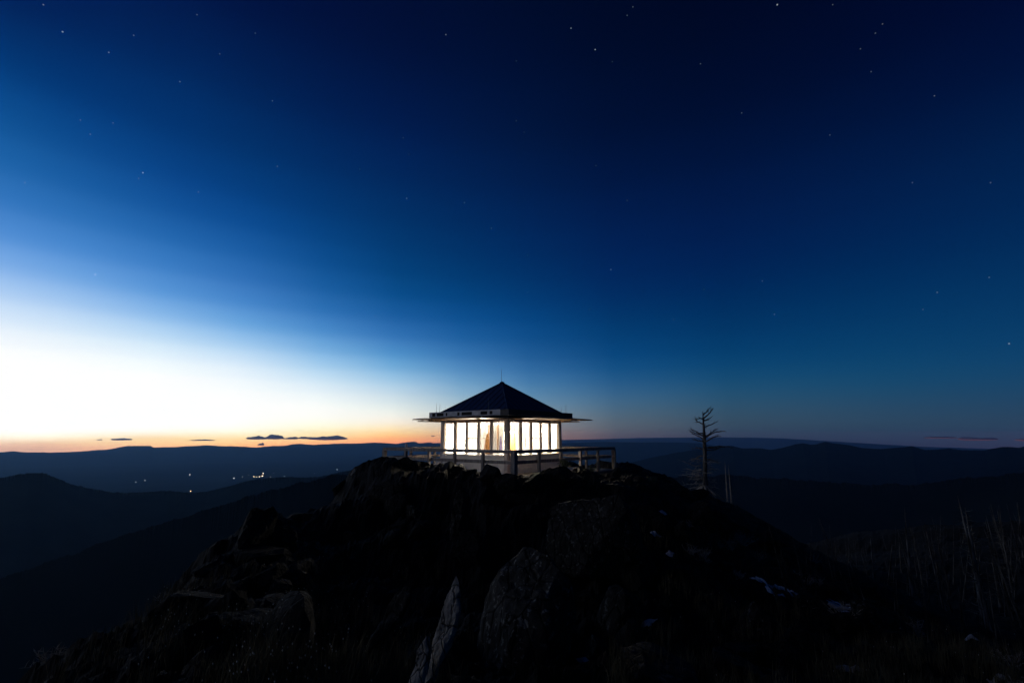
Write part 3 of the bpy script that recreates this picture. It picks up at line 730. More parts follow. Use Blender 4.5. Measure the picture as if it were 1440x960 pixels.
# ------------------------------------------------------------------ the lookout cabin
a = 4.27 / 2
cabin = empty('lookout_cabin', cab(0, 0, 0), ROT)
tag(cabin, 'square white fire lookout cabin with glowing windows and dark pyramid roof', 'cabin')
SILL, HEAD, TOP = 0.78, 2.23, 2.38
WT = 0.10
NW, CP = 5, 0.20
pitch_w = (2 * a - 2 * CP) / NW
MUL = 0.125
MB().box((0, 0, 0.02), (2 * a - 0.22, 2 * a - 0.22, 0.05)).build('floor', WOOD, cabin)
MB().box((0, 0, TOP - 0.045), (2 * a - 0.22, 2 * a - 0.22, 0.03)).build('ceiling', INNER, cabin)
for ix in (-1, 1):
    for iy in (-1, 1):
        MB().box((ix * (a - CP / 2), iy * (a - CP / 2), TOP / 2 - 0.1), (CP, CP, TOP + 0.2)).build('corner_post', TRIM, cabin, bevel=0.008)
def panes(side):
    q = Matrix.Rotation(side * math.pi / 2, 3, 'Z')
    T = lambda x, y, z: q @ Vector((x, y, z))
    L = 2 * a - 2 * CP - 0.004
    # lower wall: drop siding
    w = MB()
    nb = 6; z0 = -0.28; bh = (SILL - 0.06 - z0) / nb
    for j in range(nb):
        w.box(T(0, -a + WT / 2 + (0.006 if j % 2 else 0.0), z0 + bh * (j + .5)), (L, WT, bh - 0.004), q)
    w.build('wall', WHITE, cabin)
    MB().box(T(0, -a + WT + 0.012, SILL / 2 - 0.02), (L, 0.02, SILL - 0.06), q).build('inner_wall', INNER, cabin)
    MB().box(T(0, -a + 0.01, SILL - 0.03), (L, 0.22, 0.05), q).build('sill', WHITE, cabin, bevel=0.004)
    MB().box(T(0, -a + WT / 2, (HEAD + TOP) / 2), (L, WT, TOP - HEAD), q).build('header_beam', TRIM, cabin)
    for j in range(NW - 1):
        x = -a + CP + pitch_w * (j + 1)
        MB().box(T(x, -a + WT / 2 + 0.002, (SILL + HEAD) / 2), (MUL, WT + 0.02, HEAD - SILL - 0.004), q).build('mullion', TRIM, cabin, bevel=0.005)
    if side in (1, 2):
        for j in range(NW + 1):
            x = -a + CP + pitch_w * j + (0.03 if j == 0 else -0.03 if j == NW else 0)
            MB().box(T(x, -a + 0.22, (SILL + HEAD) / 2), (0.055, 0.03, HEAD - SILL - 0.02), q).build('inner_trim', BROWN, cabin)
    for j in range(NW):
        x0 = -a + CP + pitch_w * j + (MUL / 2 if j else 0.0); x1 = -a + CP + pitch_w * (j + 1) - (MUL / 2 if j < NW - 1 else 0.0)
        xc, ww = (x0 + x1) / 2, x1 - x0 - 0.006
        f = MB(); fr = 0.028
        zc, hh = (SILL + HEAD) / 2, HEAD - SILL - 0.008
        for sx in (-1, 1): f.box(T(xc + sx * (ww / 2 - fr / 2), -a + 0.05, zc), (fr, 0.04, hh), q)
        for sz in (-1, 1): f.box(T(xc, -a + 0.05, zc + sz * (hh / 2 - fr / 2)), (ww - 2 * fr - 0.002, 0.04, fr), q)
        win = f.build('window', WHITE, cabin)
        zm = SILL + hh * 0.50
        if j == 2:
            MB().box(T(xc, -a + 0.05, zm), (ww - 2 * fr - 0.004, 0.036, 0.035), q).build('sash_bar', DARKB, win)
        elif side in (1, 2) or j in (0, 1, 3, 4):
            MB().box(T(xc, -a + 0.05, zm), (ww - 2 * fr - 0.004, 0.012, 0.012), q).build('sash_bar', WHITE, win)
        if not (side == 0 and j >= 3) and not (side == 3 and j <= 1 ):
            MB().box(T(xc, -a + 0.05, zc), (0.014, 0.013, hh - 2 * fr - 0.004), q).build('glazing_bar', WHITE, win)
        MB().box(T(xc, -a + 0.05, zc), (ww - 2 * fr - 0.008, 0.004, hh - 2 * fr - 0.008), q).build('glass', GLASS, win)
        # roller blinds: the two rear walls, and the outer panes of the front
        drawn = side in (1, 2) or (side == 0 and j >= 3) or (side == 3 and j <= 1)
        if drawn:
            g = MB(); nseg = 14
            for i in range(nseg):
                xa_ = xc - ww / 2 + ww * i / nseg; xb_ = xc - ww / 2 + ww * (i + 1) / nseg
                ya_ = -a + 0.17 + 0.012 * math.sin(i * 1.9); yb_ = -a + 0.17 + 0.012 * math.sin((i + 1) * 1.9)
                vs = [T(xa_, ya_, SILL + .02), T(xb_, yb_, SILL + .02), T(xb_, yb_, HEAD - .03), T(xa_, ya_, HEAD - .03)]
                g.add(vs, [(0, 1, 2, 3)])
            g.build('blind', BLIND, win)
        # shutter panels propped up level above the windows
    SL = 1.82
    for j in range(3):
        x0 = -a + (2 * a) * j / 3 + 0.012; x1 = -a + (2 * a) * (j + 1) / 3 - 0.012
        s = MB()
        s.box(T((x0 + x1) / 2, -a - SL / 2 - 0.01, HEAD + 0.125), (x1 - x0, SL, 0.022), q)
        for yy in (0.12, SL / 2, SL - 0.1):
            s.box(T((x0 + x1) / 2, -a - 0.01 - yy, HEAD + 0.148), (x1 - x0 - 0.04, 0.09, 0.022), q)
        s.build('shutter', SHUT, cabin)
        for xx in (x0 + 0.15, x1 - 0.15):
            MB().tube([T(xx, -a - SL + 0.12, HEAD + 0.162), T(xx, -a - 0.44, 2.52)], 0.008, 6).build('hanger_rod', METAL, cabin)
for side in range(4): panes(side)
# roof
EZ, AZ_ = 2.66, 4.27
F1, F2 = 2.27, 2.53
r = MB()
apex = Vector((0, 0, AZ_))
cs = [Vector((sx * F1, sy * F1, EZ)) for sx, sy in ((-1, -1), (1, -1), (1, 1), (-1, 1))]
cs2 = [c - Vector((0, 0, 0.05)) for c in cs]
r.add(cs + cs2 + [apex], [(0, 1, 8), (1, 2, 8), (2, 3, 8), (3, 0, 8), (0, 4, 5, 1), (1, 5, 6, 2), (2, 6, 7, 3), (3, 7, 4, 0), (7, 6, 5, 4)])
roof = r.build('roof', ROOFM, cabin)
for c in cs:
    MB().tube([c + Vector((0, 0, 0.01)), apex + Vector((0, 0, 0.005))], 0.03, 6).build('hip_cap', ROOFM, roof)
for side in range(4):                                             # standing seams
    q = Matrix.Rotation(side * math.pi / 2, 3, 'Z')
    sm = MB()
    for j in range(1, 12):
        x = -F1 + 2 * F1 * j / 12
        t_ = abs(x) / F1
        top = apex * (1 - t_) + Vector((x, -F1 * t_, 0)) + Vector((0, 0, 0)) * 0
        p_top = Vector((x, -F1 * t_, AZ_ - (AZ_ - EZ) * t_)); p_bot = Vector((x, -F1, EZ))
        sm.tube([q @ (p_bot + Vector((0, 0, .008))), q @ (p_top + Vector((0, 0, .008)))], 0.012, 4)
    sm.build('standing_seams', ROOFM, roof)
MB().tube([(0, 0, AZ_ - 0.06), (0, 0, AZ_ + 0.03), (0, 0, AZ_ + 0.06)], [0.16, 0.10, 0.03], 12).build('roof_cap', ROOFM, roof)
MB().box((0, 0, TOP + 0.03), (2 * F1 + 0.1, 2 * F1 + 0.1, 0.05)).build('soffit', DARKB, cabin)
# roof edge boards: grey with dark slots on the front left, dark elsewhere
for side in range(4):
    q = Matrix.Rotation(side * math.pi / 2, 3, 'Z')
    T = lambda x, y, z: q @ Vector((x, y, z))
    grey = side == 3
    zc, hh = 2.61, 0.27
    ex = 0.03 if side % 2 == 0 else -0.03
    fb = MB().box(T(0, -F2, zc), (2 * F2 + ex, 0.045, hh), q).build('roof_edge_board', DARKB, cabin, bevel=0.004)
    MB().box(T(0, -(F1 + F2) / 2 - 0.0, zc - hh / 2 + 0.02), (2 * F2 - 0.1, F2 - F1 - 0.06, 0.025), q).build('gutter_floor', DARKB, cabin)
    if grey:
        MB().box(T(-0.21, -F2 - 0.028, zc + 0.01), (2 * F2 - 0.50, 0.008, 0.25), q).build('grey_panel', FASC, fb)
        # front left wall runs from the near corner (+x after the turn) to the far left corner
        for (u0, u1) in ((.03,.075),(.10,.20),(.235,.255),(.40,.43),(.46,.60),(.715,.80),(.83,.865)):
            x0, x1 = -F2 + 2 * F2 * u0 * 0.93 + 0.08, -F2 + 2 * F2 * u1 * 0.93 + 0.08
            MB().box(T((x0 + x1) / 2, -F2 - 0.034, zc + 0.01), (x1 - x0, 0.006, 0.15), q).build('slot', VENTM, fb)
    else:
        for x0, x1 in ((-1.9, -0.6), (0.5, 1.7)):
            MB().box(T((x0 + x1) / 2, -F2 - 0.03, zc), (x1 - x0, 0.02, 0.2), q).build('cover_panel', DARKB, fb, bevel=0.003)
# lightning rods
def rod(x, y, z, h, parent=cabin, rad=0.011):
    MB().tube([(x, y, z - 0.05), (x, y, z), (x, y, z + h)], [rad * 1.3, rad, rad * 0.5], 6).build('lightning_rod', METAL, parent)
rod(-0.02, 0.02, AZ_ + 0.05, 0.66)
rod(-F1 - 0.02, F1 + 0.05, 2.66, 0.55); rod(-F1 + 0.10, F1 - 0.06, 2.70, 0.46); rod(-F1 - 0.02, -1.15, 2.70, 0.66)
rod(F1 - 0.1, -F1 + 0.15, 2.72, 0.36); rod(F1 + 0.04, -F1 - 0.04, 2.68, 0.50)

# things inside, seen through the panes -----------------------------------
def coat(px_l, name, label, material, w, h, flare, cat, z):
    m_ = MB(); n_ = 28; rows = 16
    vs, fs = [], []
    for i in range(rows):
        t = i / (rows - 1)
        ww = w * (0.18 + 0.82 * t ** 0.7) * (1 + flare * math.sin(t * 5))
        for j in range(n_):
            an = 2 * math.pi * j / n_
            rr_ = 1 + 0.13 * math.sin(an * 5 + t * 3) * t
            vs.append((math.cos(an) * ww * rr_ / 2, math.sin(an) * ww * 0.45 * rr_ / 2, -t * h))
    for i in range(rows - 1):
        for j in range(n_):
            fs.append((i * n_ + j, (i + 1) * n_ + j, (i + 1) * n_ + (j + 1) % n_, i * n_ + (j + 1) % n_))
    fs.append(tuple(range(n_))); fs.append(tuple(reversed([(rows - 1) * n_ + j for j in range(n_)])))
    m_.add(vs, fs)
    o = m_.build(name, material, smooth=True)
    tag(o, label, cat)
    o.location = cab(px_l[0], px_l[1], z); o.rotation_euler = (0, 0, ROT)
    return o
coat((-1.45, -0.36), 'hanging_coat', 'tan brown coat hanging inside behind the fourth left window', TAN, 0.56, 1.35, 0.12, 'coat', 1.72)
coat((-1.75, -1.42), 'hanging_towel', 'lilac towel hanging inside the window beside the near corner', LILAC, 0.20, 0.75, 0.05, 'towel', 1.62)
tb = empty('table', cab(0.55, -1.15, 0.045), ROT)
tag(tb, 'cream table inside behind the right hand windows', 'table')
MB().box((0, 0, 0.82), (1.3, 0.6, 0.04)).build('table_top', WOOD, tb, bevel=0.004)
for sx in (-1, 1):
    for sy in (-1, 1): MB().box((sx * .58, sy * .24, 0.40), (0.06, 0.06, 0.80)).build('leg', WOOD, tb)
cup = empty('wall_cupboard', cab(0.9, 0.25, 0.045), ROT)
tag(cup, 'tall narrow wooden cupboard standing inside the cabin', 'cupboard')
MB().box((0, 0, 0.9), (0.5, 0.4, 1.8)).build('carcass', INNER, cup, bevel=0.006)
MB().box((0, -0.215, 0.9), (0.44, 0.02, 1.7)).build('door', TAN, cup)
MB().tube([(-.16, -.228, 0.9), (-.16, -.26, 0.9)], 0.015, 8).build('handle', METAL, cup)
for lx, ly in ((-0.75, 0.75), (0.75, -0.6)):
    ln = empty('ceiling_lamp', cab(lx, ly, 0), ROT)
    tag(ln, 'glowing globe lamp hanging from the ceiling by the left windows' if lx < 0 else 'glowing globe lamp hanging from the ceiling by the right windows', 'lamp', 'lamps inside the cabin')
    MB().tube([(0, 0, TOP - 0.06), (0, 0, TOP - 0.2)], 0.012, 6).build('stem', METAL, ln)
    g = bmesh.new(); bmesh.ops.create_uvsphere(g, u_segments=16, v_segments=10, radius=0.09)
    me = bpy.data.meshes.new('globe'); g.to_mesh(me); g.free()
    gl = link('globe', me, BULB, ln); gl.location = (0, 0, TOP - 0.28); gl.visible_shadow = True
    ld = bpy.data.lights.new('lamp_light', 'POINT'); ld.energy = 1400; ld.color = (1.0, 0.88, 0.73); ld.shadow_soft_size = 0.13
    lo = bpy.data.objects.new('lamp_light', ld); COL.objects.link(lo); lo.parent = ln; lo.location = (0, 0, TOP - 0.52)

# ------------------------------------------------------------------ trees
def tube_branch(m_, p, d, L, r0, rnd, droop=0.0, k=5, segs=6, wob=0.12):
    pts_, rad = [], []
    q = Vector(p); v = Vector(d).normalized()
    for i in range(segs + 1):
        t = i / segs
        pts_.append(q.copy()); rad.append(r0 * (1 - 0.85 * t))
        v = (v + Vector((rnd.uniform(-wob, wob), rnd.uniform(-wob, wob), rnd.uniform(-wob, wob) - droop))).normalized()
        q = q + v * (L / segs)
    m_.tube(pts_, rad, k)
    return pts_
def snag_parts(seed, Ht, r0, nbr, Lb, lean=0.03, up=0.35, roots=False, low=0.1):
    rnd = random.Random(seed)
    tr, br = MB(), MB()
    p, rad = [], []
    q = Vector((0, 0, -0.3)); segs = 14
    lx, ly = rnd.uniform(-lean, lean), rnd.uniform(-lean, lean)
    for i in range(segs + 1):
        t = i / segs
        p.append(q.copy()); rad.append(r0 * (1.25 * (1 - t) ** 0.9 + 0.06) * (1 + (0.45 * (1 - t * 8) if t < .125 else 0)))
        q = q + Vector((lx + rnd.uniform(-.012, .012), ly + rnd.uniform(-.012, .012), 1)) * ((Ht + .3) / segs)
    tr.tube(p, rad, 9)
    for i in range(nbr):
        t = low + (0.97 - low) * (i + rnd.random()) / nbr
        fi = t * segs; j = min(int(fi), segs - 1); c = p[j].lerp(p[j + 1], fi - j)
        an = rnd.uniform(0, 6.283)
        L = Lb * (1.1 - 0.75 * t) * rnd.uniform(0.45, 1.25)
        u = up * rnd.uniform(-0.4, 1.5)
        b = tube_branch(br, c, (math.cos(an), math.sin(an), u), L, r0 * 0.30 * (1 - 0.5 * t), rnd, -0.02, 5, 6)
        for kk in range(rnd.randint(0, 3)):
            s = rnd.randint(2, 5)
            tube_branch(br, b[s], (math.cos(an) + rnd.uniform(-.9, .9), math.sin(an) + rnd.uniform(-.9, .9), u + rnd.uniform(-.2, .6)), L * rnd.uniform(.2, .45), r0 * 0.12, rnd, 0, 4, 4)
    return tr, br
def big_snag(px, py, depth, Ht, seed, r0, nbr, Lb, label, roots=False, m_=BARK, low=0.1, lean=0.03, up=0.35, group=None):
    base = at(px, py, depth)
    g = gz(base.x, base.y)
    root = empty('dead_tree', (base.x, base.y, g - 0.05), seed)
    tag(root, label, 'dead tree', group)
    tr, br = snag_parts(seed, Ht, r0, nbr, Lb, lean, up, low=low)
    if nbr <= 14: tr.add(br.v, br.f)
    tr.build('trunk', m_, root, smooth=True)
    if nbr > 14: br.build('branches', m_, root, smooth=True)
    if roots:
        rnd = random.Random(seed + 1)
        rt = MB()
        for i in range(9):
            an = i * 0.7 + rnd.uniform(-.2, .2)
            tube_branch(rt, (math.cos(an) * r0 * .5, math.sin(an) * r0 * .5, 0.45), (math.cos(an), math.sin(an), -0.38), rnd.uniform(.7, 1.3), r0 * 0.45, rnd, 0.05, 6, 6, 0.16)
        rt.build('roots', m_, root, smooth=True)
        lb = MB()
        for i in range(16):
            an = rnd.uniform(0, 6.283); z = rnd.uniform(0.7, 1.9)
            b = tube_branch(lb, (math.cos(an) * r0 * .6, math.sin(an) * r0 * .6, z), (math.cos(an), math.sin(an), -0.12), rnd.uniform(.7, 1.7), 0.028, rnd, 0.06, 5, 7, 0.2)
            for s in (2, 4, 5):
                tube_branch(lb, b[s], (rnd.uniform(-1, 1), rnd.uniform(-1, 1), rnd.uniform(-.5, .4)), rnd.uniform(.2, .5), 0.012, rnd, 0.05, 4, 4, .2)
        lb.build('lower_twigs', BARK, root)
    return root
b0 = at(991, 690, 38.0)
g0 = gz(b0.x, b0.y)
topz = at(988, 576, 38.0).z
def lone_tree():
    D = 38.0
    m_px = D / 695.0
    root = empty('dead_tree', (b0.x, b0.y, g0 - 0.05), 0)
    tag(root, 'lone bare dead tree standing right of the cabin against the sky', 'dead tree')
    rnd = random.Random(71)
    def P3(px, py, dy=0.0):
        v = at(px, py, D); return Vector((v.x - b0.x, dy, v.z - g0 + 0.05))
    tr, br, rt, lb = MB(), MB(), MB(), MB()
    axis = [(992.5, 704), (992, 692), (991.5, 675), (991.5, 655), (991, 635), (990.5, 615), (989.5, 600), (988.8, 588), (988.2, 578)]
    tr.tube([P3(*p) for p in axis], [.36, .24, .17, .15, .135, .115, .085, .055, .02], 10)
    tr.build('trunk', BARK, root, smooth=True)
    limbs = [ # start, points out (photo px), depth offset at the tip
      ((989.5,583),(996,578),(1001,573),.3), ((989.7,588),(996,581),(1000,574),-.4), ((990,591),(998,589),(1007,584),.6), ((990,600),(1000,597),(1011,592),.3),
      ((990,590),(982,588),(976,592),-.5), ((990.5,610),(981,607),(973,602),.4), ((990.5,613),(978,609),(968,607),-.4), ((991,614),(1003,608),(1013,602),.5),
      ((991,616),(1006,607),(1017,607),-.6), ((991,618),(983,612),(975,606),.9), ((991,622),(999,615),(1008,613),-.8), ((991,622),(982,619),(976,618),.3),
      ((991.3,629),(1008,630),(1022,627),.2), ((991.3,630),(1012,627),(1027,630),-.5), ((991.3,631),(1006,633),(1018,628),.8), ((991.3,632),(984,630),(977,632),.7),
      ((991,620),(996,612),(1000,608),1.2), ((991,626),(985,622),(979,618),-1.2), ((991.4,640),(984,643),(977,648),.8), ((991.4,645),(1000,647),(1007,652),-.6),
      ((990.2,605),(994,600),(996,594),1.0), ((989.8,596),(985,593),(983,589),.8)]
    for (s0, s1, s2, dy) in limbs:
        A_, B_, C_ = P3(*s0), P3(*s1, dy * .55), P3(*s2, dy)
        cv = [A_ * (1 - t) ** 2 + (B_ * 2 - (A_ + C_) / 2) * 2 * t * (1 - t) + C_ * t * t + Vector((rnd.uniform(-.04, .04), 0, rnd.uniform(-.03, .03))) * (1 if 0 < t < 1 else 0) for t in [i / 7 for i in range(8)]]
        br.tube(cv, [.062 * (1 - i / 7 * .75) for i in range(8)], 6)
        for _ in range(8):
            i = rnd.randint(2, 6); d_ = (cv[i] - cv[i - 1]).normalized()
            tube_branch(br, cv[i], d_ + Vector((rnd.uniform(-.7, .7), rnd.uniform(-.7, .7), rnd.uniform(-.3, .7))), rnd.uniform(.18, .5), .02, rnd, 0, 4, 4, .2)
    br.build('branches', BARK, root, smooth=True)
    for i in range(10):
        an = i * 0.63 + rnd.uniform(-.2, .2)
        tube_branch(rt, (math.cos(an) * .12, math.sin(an) * .12, 0.75), (math.cos(an), math.sin(an), -0.62), rnd.uniform(1.0, 1.9), .11, rnd, 0.03, 6, 6, 0.14)
    rt.build('roots', TWIG, root, smooth=True)  # roots paler than the trunk: cabin light put into the colour
    for i in range(40):
        an = rnd.gauss(math.pi, .55) if i % 5 < 3 else rnd.gauss(0, .6); z = rnd.uniform(0.8, 3.0)
        b = tube_branch(lb, (math.cos(an) * .12, math.sin(an) * .12, z), (math.cos(an), math.sin(an), rnd.uniform(-.35, .25)), rnd.uniform(.5, 1.7) * (1.25 if math.cos(an) < 0 else .8), 0.032, rnd, rnd.uniform(-.02, .07), 5, 8, 0.3)
        for s_i in (2, 4, 5, 6):
            tube_branch(lb, b[s_i], (rnd.uniform(-1, 1), rnd.uniform(-1, 1), rnd.uniform(-.7, .6)), rnd.uniform(.15, .5), 0.016, rnd, 0.03, 4, 4, .3)
    lb.build('lower_twigs', TWIG, root)  # window light on the lower twigs painted in by the brighter colour
lone_tree()
big_snag(1022, 690, 37.0, 3.0, 73, 0.06, 8, 0.35, 'thin snag with cabin light in its colour just right of the lone dead tree, its left stem', m_=TWIG, up=0.8, lean=0.06)
big_snag(1028, 695, 37.5, 3.0, 75, 0.06, 8, 0.35, 'thin snag with cabin light in its colour just right of the lone dead tree, its right stem', m_=TWIG, up=0.8, lean=0.06)
tall = [(1372, 800, 33, 7.0, 81, .16, 46, 1.0, 'tall twiggy snag near the right edge, left of its bare neighbour'),
        (1386, 845, 31, 7.6, 83, .15, 24, .8, 'tall bare snag near the right edge, right of its twiggy neighbour'),
        (1283, 845, 34, 5.6, 85, .10, 14, .5, 'leaning thin snag left of the tall pair on the right slope'),
        (1325, 830, 34, 4.2, 87, .08, 10, .5, 'short leaning snag between the tall snags on the right slope'),
        (1355, 868, 26, 2.8, 89, .06, 8, .4, 'low pale broken snag below the tall pair on the right'),
        (1231, 828, 38, 3.2, 91, .07, 8, .4, 'short snag at the left end of the burnt stand')]
for px, py, d, h_, sd, r0, nb, lb, lab in tall:
    big_snag(px, py, d, h_, sd, r0, nb, lb, lab, m_=PALEB, lean=0.09, up=0.2, group='tall burnt snags on the right slope')
# the burnt stand behind: every trunk its own tree, eight shapes shared
protos = []
for i in range(8):
    tr, br = snag_parts(300 + i, 7.0, (0.055, 0.075, 0.10)[i % 3], (22, 44, 14, 34)[i % 4], (0.6, 1.2, 0.85)[i % 3], 0.07, 0.1, low=0.15)
    tr.add(br.v, br.f)
    protos.append(tr.mesh('burnt_snag'))
    protos[-1].materials.append(GREYB if i % 2 else CHAR)
rnd = random.Random(31)                                         # slender snags standing on the near brow itself
k = 0
while k < 26:
    px = rnd.uniform(1060, 1440); py = 770 + (px - 1060) * 0.33 + rnd.uniform(10, 60)
    h = hit(px, py, 60)
    if h is None or h.length < 12: continue
    o = bpy.data.objects.new('slender_snag', protos[k % 8]); COL.objects.link(o)
    s_ = rnd.uniform(0.10, 0.30) * (h.length / 16)
    o.location = h - Vector((0, 0, .02)); o.rotation_euler = (rnd.uniform(-.2, .2), rnd.uniform(-.2, .2), rnd.uniform(0, 6.28)); o.scale = (s_ * .8, s_ * .8, s_)
    tag(o, 'slender dead sapling on the brow in front of the burnt stand', 'dead sapling', 'dead saplings on the right brow')
    k += 1
rnd = random.Random(77)
k = 0
while k < 140:
    px = rnd.uniform(1070, 1500); 
    d = ray(px, 700); 
    dep = rnd.uniform(38, 92)
    x, y = d.x * dep, dep
    if math.hypot(x, y) > 118: continue
    z = gz(x, y)
    o = bpy.data.objects.new('burnt_snag', protos[k % 8]); COL.objects.link(o)
    s = rnd.uniform(0.30, 1.25)
    tz = z + 7.0 * s
    fy_ = y * math.cos(PITCH) + tz * math.sin(PITCH)
    top_px = 480 - FPX * (tz * math.cos(PITCH) - y * math.sin(PITCH)) / fy_
    if top_px < 768 - (min(px, 1440) - 1070) * 0.19: 
        bpy.data.objects.remove(o); continue
    o.location = (x, y, z); o.rotation_euler = (rnd.gauss(0, .09), rnd.gauss(0, .09), rnd.uniform(0, 6.28)); o.scale = (s, s, s)
    tag(o, 'thin burnt trunk in the dark stand covering the right slope', 'dead tree', 'burnt trunks on the right slope')
    k += 1

# ------------------------------------------------------------------ shrubs, grass, snow, logs
def shrub(px, py, depth, w, h_, seed, label, leafy=False, ground=True, n_=26):
    rnd = random.Random(seed)
    b = at(px, py, depth)
    z = gz(b.x, b.y) if ground else b.z
    root = empty('shrub', (b.x, b.y, z - 0.03)); tag(root, label, 'shrub')
    tw, lf = MB(), MB()
    for i in range(n_):
        an = rnd.uniform(0, 6.283); sp = rnd.uniform(.2, 1)
        pts_ = tube_branch(tw, (rnd.uniform(-.1, .1) * w, rnd.uniform(-.1, .1) * w, 0), (math.cos(an) * sp * w, math.sin(an) * sp * w, h_ * rnd.uniform(.6, 1.1)), math.hypot(w * sp * .5, h_) * rnd.uniform(.7, 1.1), 0.009, rnd, 0.01, 4, 6, 0.2)
        for s in (2, 3, 4, 5):
            q = tube_branch(tw, pts_[s], (rnd.uniform(-1, 1), rnd.uniform(-1, 1), rnd.uniform(-.1, .9)), h_ * rnd.uniform(.15, .4), 0.005, rnd, 0, 3, 4, .25)
            if leafy:
                for p in q[1:]:
                    for _ in range(2):
                        c = p + Vector((rnd.uniform(-.04, .04), rnd.uniform(-.04, .04), rnd.uniform(-.03, .04)))
                        u = Vector((rnd.uniform(-1, 1), rnd.uniform(-1, 1), rnd.uniform(-1, 1))).normalized(); v = u.orthogonal().normalized()
                        l = rnd.uniform(.018, .034)
                        lf.add([c - u * l, c + v * l * .5, c + u * l, c - v * l * .5], [(0, 1, 2, 3)])
    tw.build('stems', TWIG, root)
    if leafy: lf.build('leaves', LEAF, root)
    return root
shrub(1045, 762, 17.5, 0.65, 0.55, 501, 'pale dry shrub on the slope below the lone dead tree', n_=34)
shrub(1130, 838, 13.0, 0.5, 0.35, 502, 'low dry shrub at the end of the long snow streak')
shrub(884, 668, 21.3, 0.45, 0.32, 503, 'leafy shrub lit by the windows just right of the railing', True)
shrub(905, 672, 21.8, 0.40, 0.26, 504, 'low leafy shrub on the skyline right of the lit shrub', True)
shrub(918, 674, 22.3, 0.35, 0.42, 505, 'outermost twiggy shrub on the skyline right of the cabin', True)
shrub(795, 664, 18.8, 0.45, 0.36, 506, 'leafy shrub in front of the deck below the right wall corner', True)
shrub(826, 667, 19.6, 0.45, 0.34, 507, 'leafy shrub in front of the deck near the right railing corner', True)
shrub(1420, 915, 11.5, 0.6, 0.4, 508, 'dry shrub at the lower right edge')
shrub(75, 925, 7.0, 0.45, 0.3, 509, 'dry shrub at the lower left edge')
shrub(245, 880, 8.5, 0.45, 0.35, 510, 'dry shrub on the left brink of the ridge')

rnd = random.Random(12)
k = 0
while k < 22:
    px = rnd.uniform(960, 1440); py = 715 + (px - 960) * 0.40 + rnd.uniform(0, 70)
    h = hit(px, py, 60)
    if h is None or h.length < 8: continue
    q_ = shrub(px, py, h.y, rnd.uniform(.3, .6), rnd.uniform(.2, .45), 600 + k, 'dry twiggy shrub among the brush on the right brow', n_=14)
    q_.location = h - Vector((0, 0, .03)); q_['group'] = 'shrubs on the right brow'
    k += 1
rnd = random.Random(9)
gr, sd = MB(), MB()
def tuft(c, n_, h_):
    for i in range(n_):
        an = rnd.uniform(0, 6.283); l = rnd.uniform(.06, .45) * h_
        hh = h_ * rnd.uniform(.5, 1.1); w = 0.0035
        p0 = c + Vector((rnd.uniform(-.06, .06), rnd.uniform(-.06, .06), -.02))
        p1 = p0 + Vector((math.cos(an) * l * .35, math.sin(an) * l * .35, hh * .6)); p2 = p0 + Vector((math.cos(an) * l, math.sin(an) * l, hh))
        sdv = Vector((-math.sin(an), math.cos(an), 0)) * w
        gr.add([p0 - sdv, p0 + sdv, p1 + sdv * .7, p1 - sdv * .7, p2], [(0, 1, 2, 3), (3, 2, 4)])
        if rnd.random() < (0.05 if -5 < c.x < -1.6 else 0.008) and h_ > .27:
            r_ = .007
            sd.add([p2 + Vector(v) * r_ for v in ((1,0,0),(-1,0,0),(0,1,0),(0,-1,0),(0,0,1.6),(0,0,-1.6))], [(0,2,4),(2,1,4),(1,3,4),(3,0,4),(2,0,5),(1,2,5),(3,1,5),(0,3,5)])
cnt = 0
for i in range(4200):
    u = rnd.random()
    if u < .3: px, py = rnd.gauss(400, 90), rnd.uniform(850, 1010)
    elif u < .48: px, py = rnd.uniform(60, 620), rnd.uniform(800, 1000)
    else: px = rnd.uniform(860, 1440); py = rnd.uniform(715 + max(0, px - 960) * .38, 990)
    h = hit(px, py)
    if h is None or h.length > 24: continue
    if fbm(np.array([[h.x * .9, h.y * .9, 3.3]]), 2, 6)[0] < -0.1: continue
    tuft(h, 9, rnd.uniform(.16, .42))
g = gr.build('dry_grass', GRASS); tag(g, 'dry grass tufts among the foreground rocks', 'grass', kind='stuff')
s_ = sd.build('seed_heads', SEED); tag(s_, 'tiny pale seed heads on the dry grass', 'seed heads', kind='stuff')

def snow(px, py, L, Wd, ang, seed, label):
    rnd = random.Random(seed)
    h = hit(px, py)
    if h is None: print('snow miss', px, py); return
    n_, m_ = 26, 7
    vs, fs = [], []
    for i in range(m_ + 1):
        t = i / m_
        for j in range(n_):
            an = 2 * math.pi * j / n_
            edge = 1 + 0.20 * math.sin(an * 3 + seed) + 0.13 * math.sin(an * 5 + seed * 2.1) + 0.1 * math.sin(an * 13 + seed)
            x, y = math.cos(an) * L * edge * t, math.sin(an) * Wd * edge * t
            X_, Y_ = h.x + x * math.cos(ang) - y * math.sin(ang), h.y + x * math.sin(ang) + y * math.cos(ang)
            vs.append((X_, Y_, gz(X_, Y_) + 0.07 * (1 - t ** 2) - 0.012))
    for i in range(m_):
        for j in range(n_):
            fs.append((i * n_ + j, (i + 1) * n_ + j, (i + 1) * n_ + (j + 1) % n_, i * n_ + (j + 1) % n_))
    mb = MB().add(vs, fs)
    o = mb.build('snow_patch', SNOW_LIT if seed >= 20 else SNOW, smooth=True)
    tag(o, label, 'snow', 'old snow patches on the right flank')
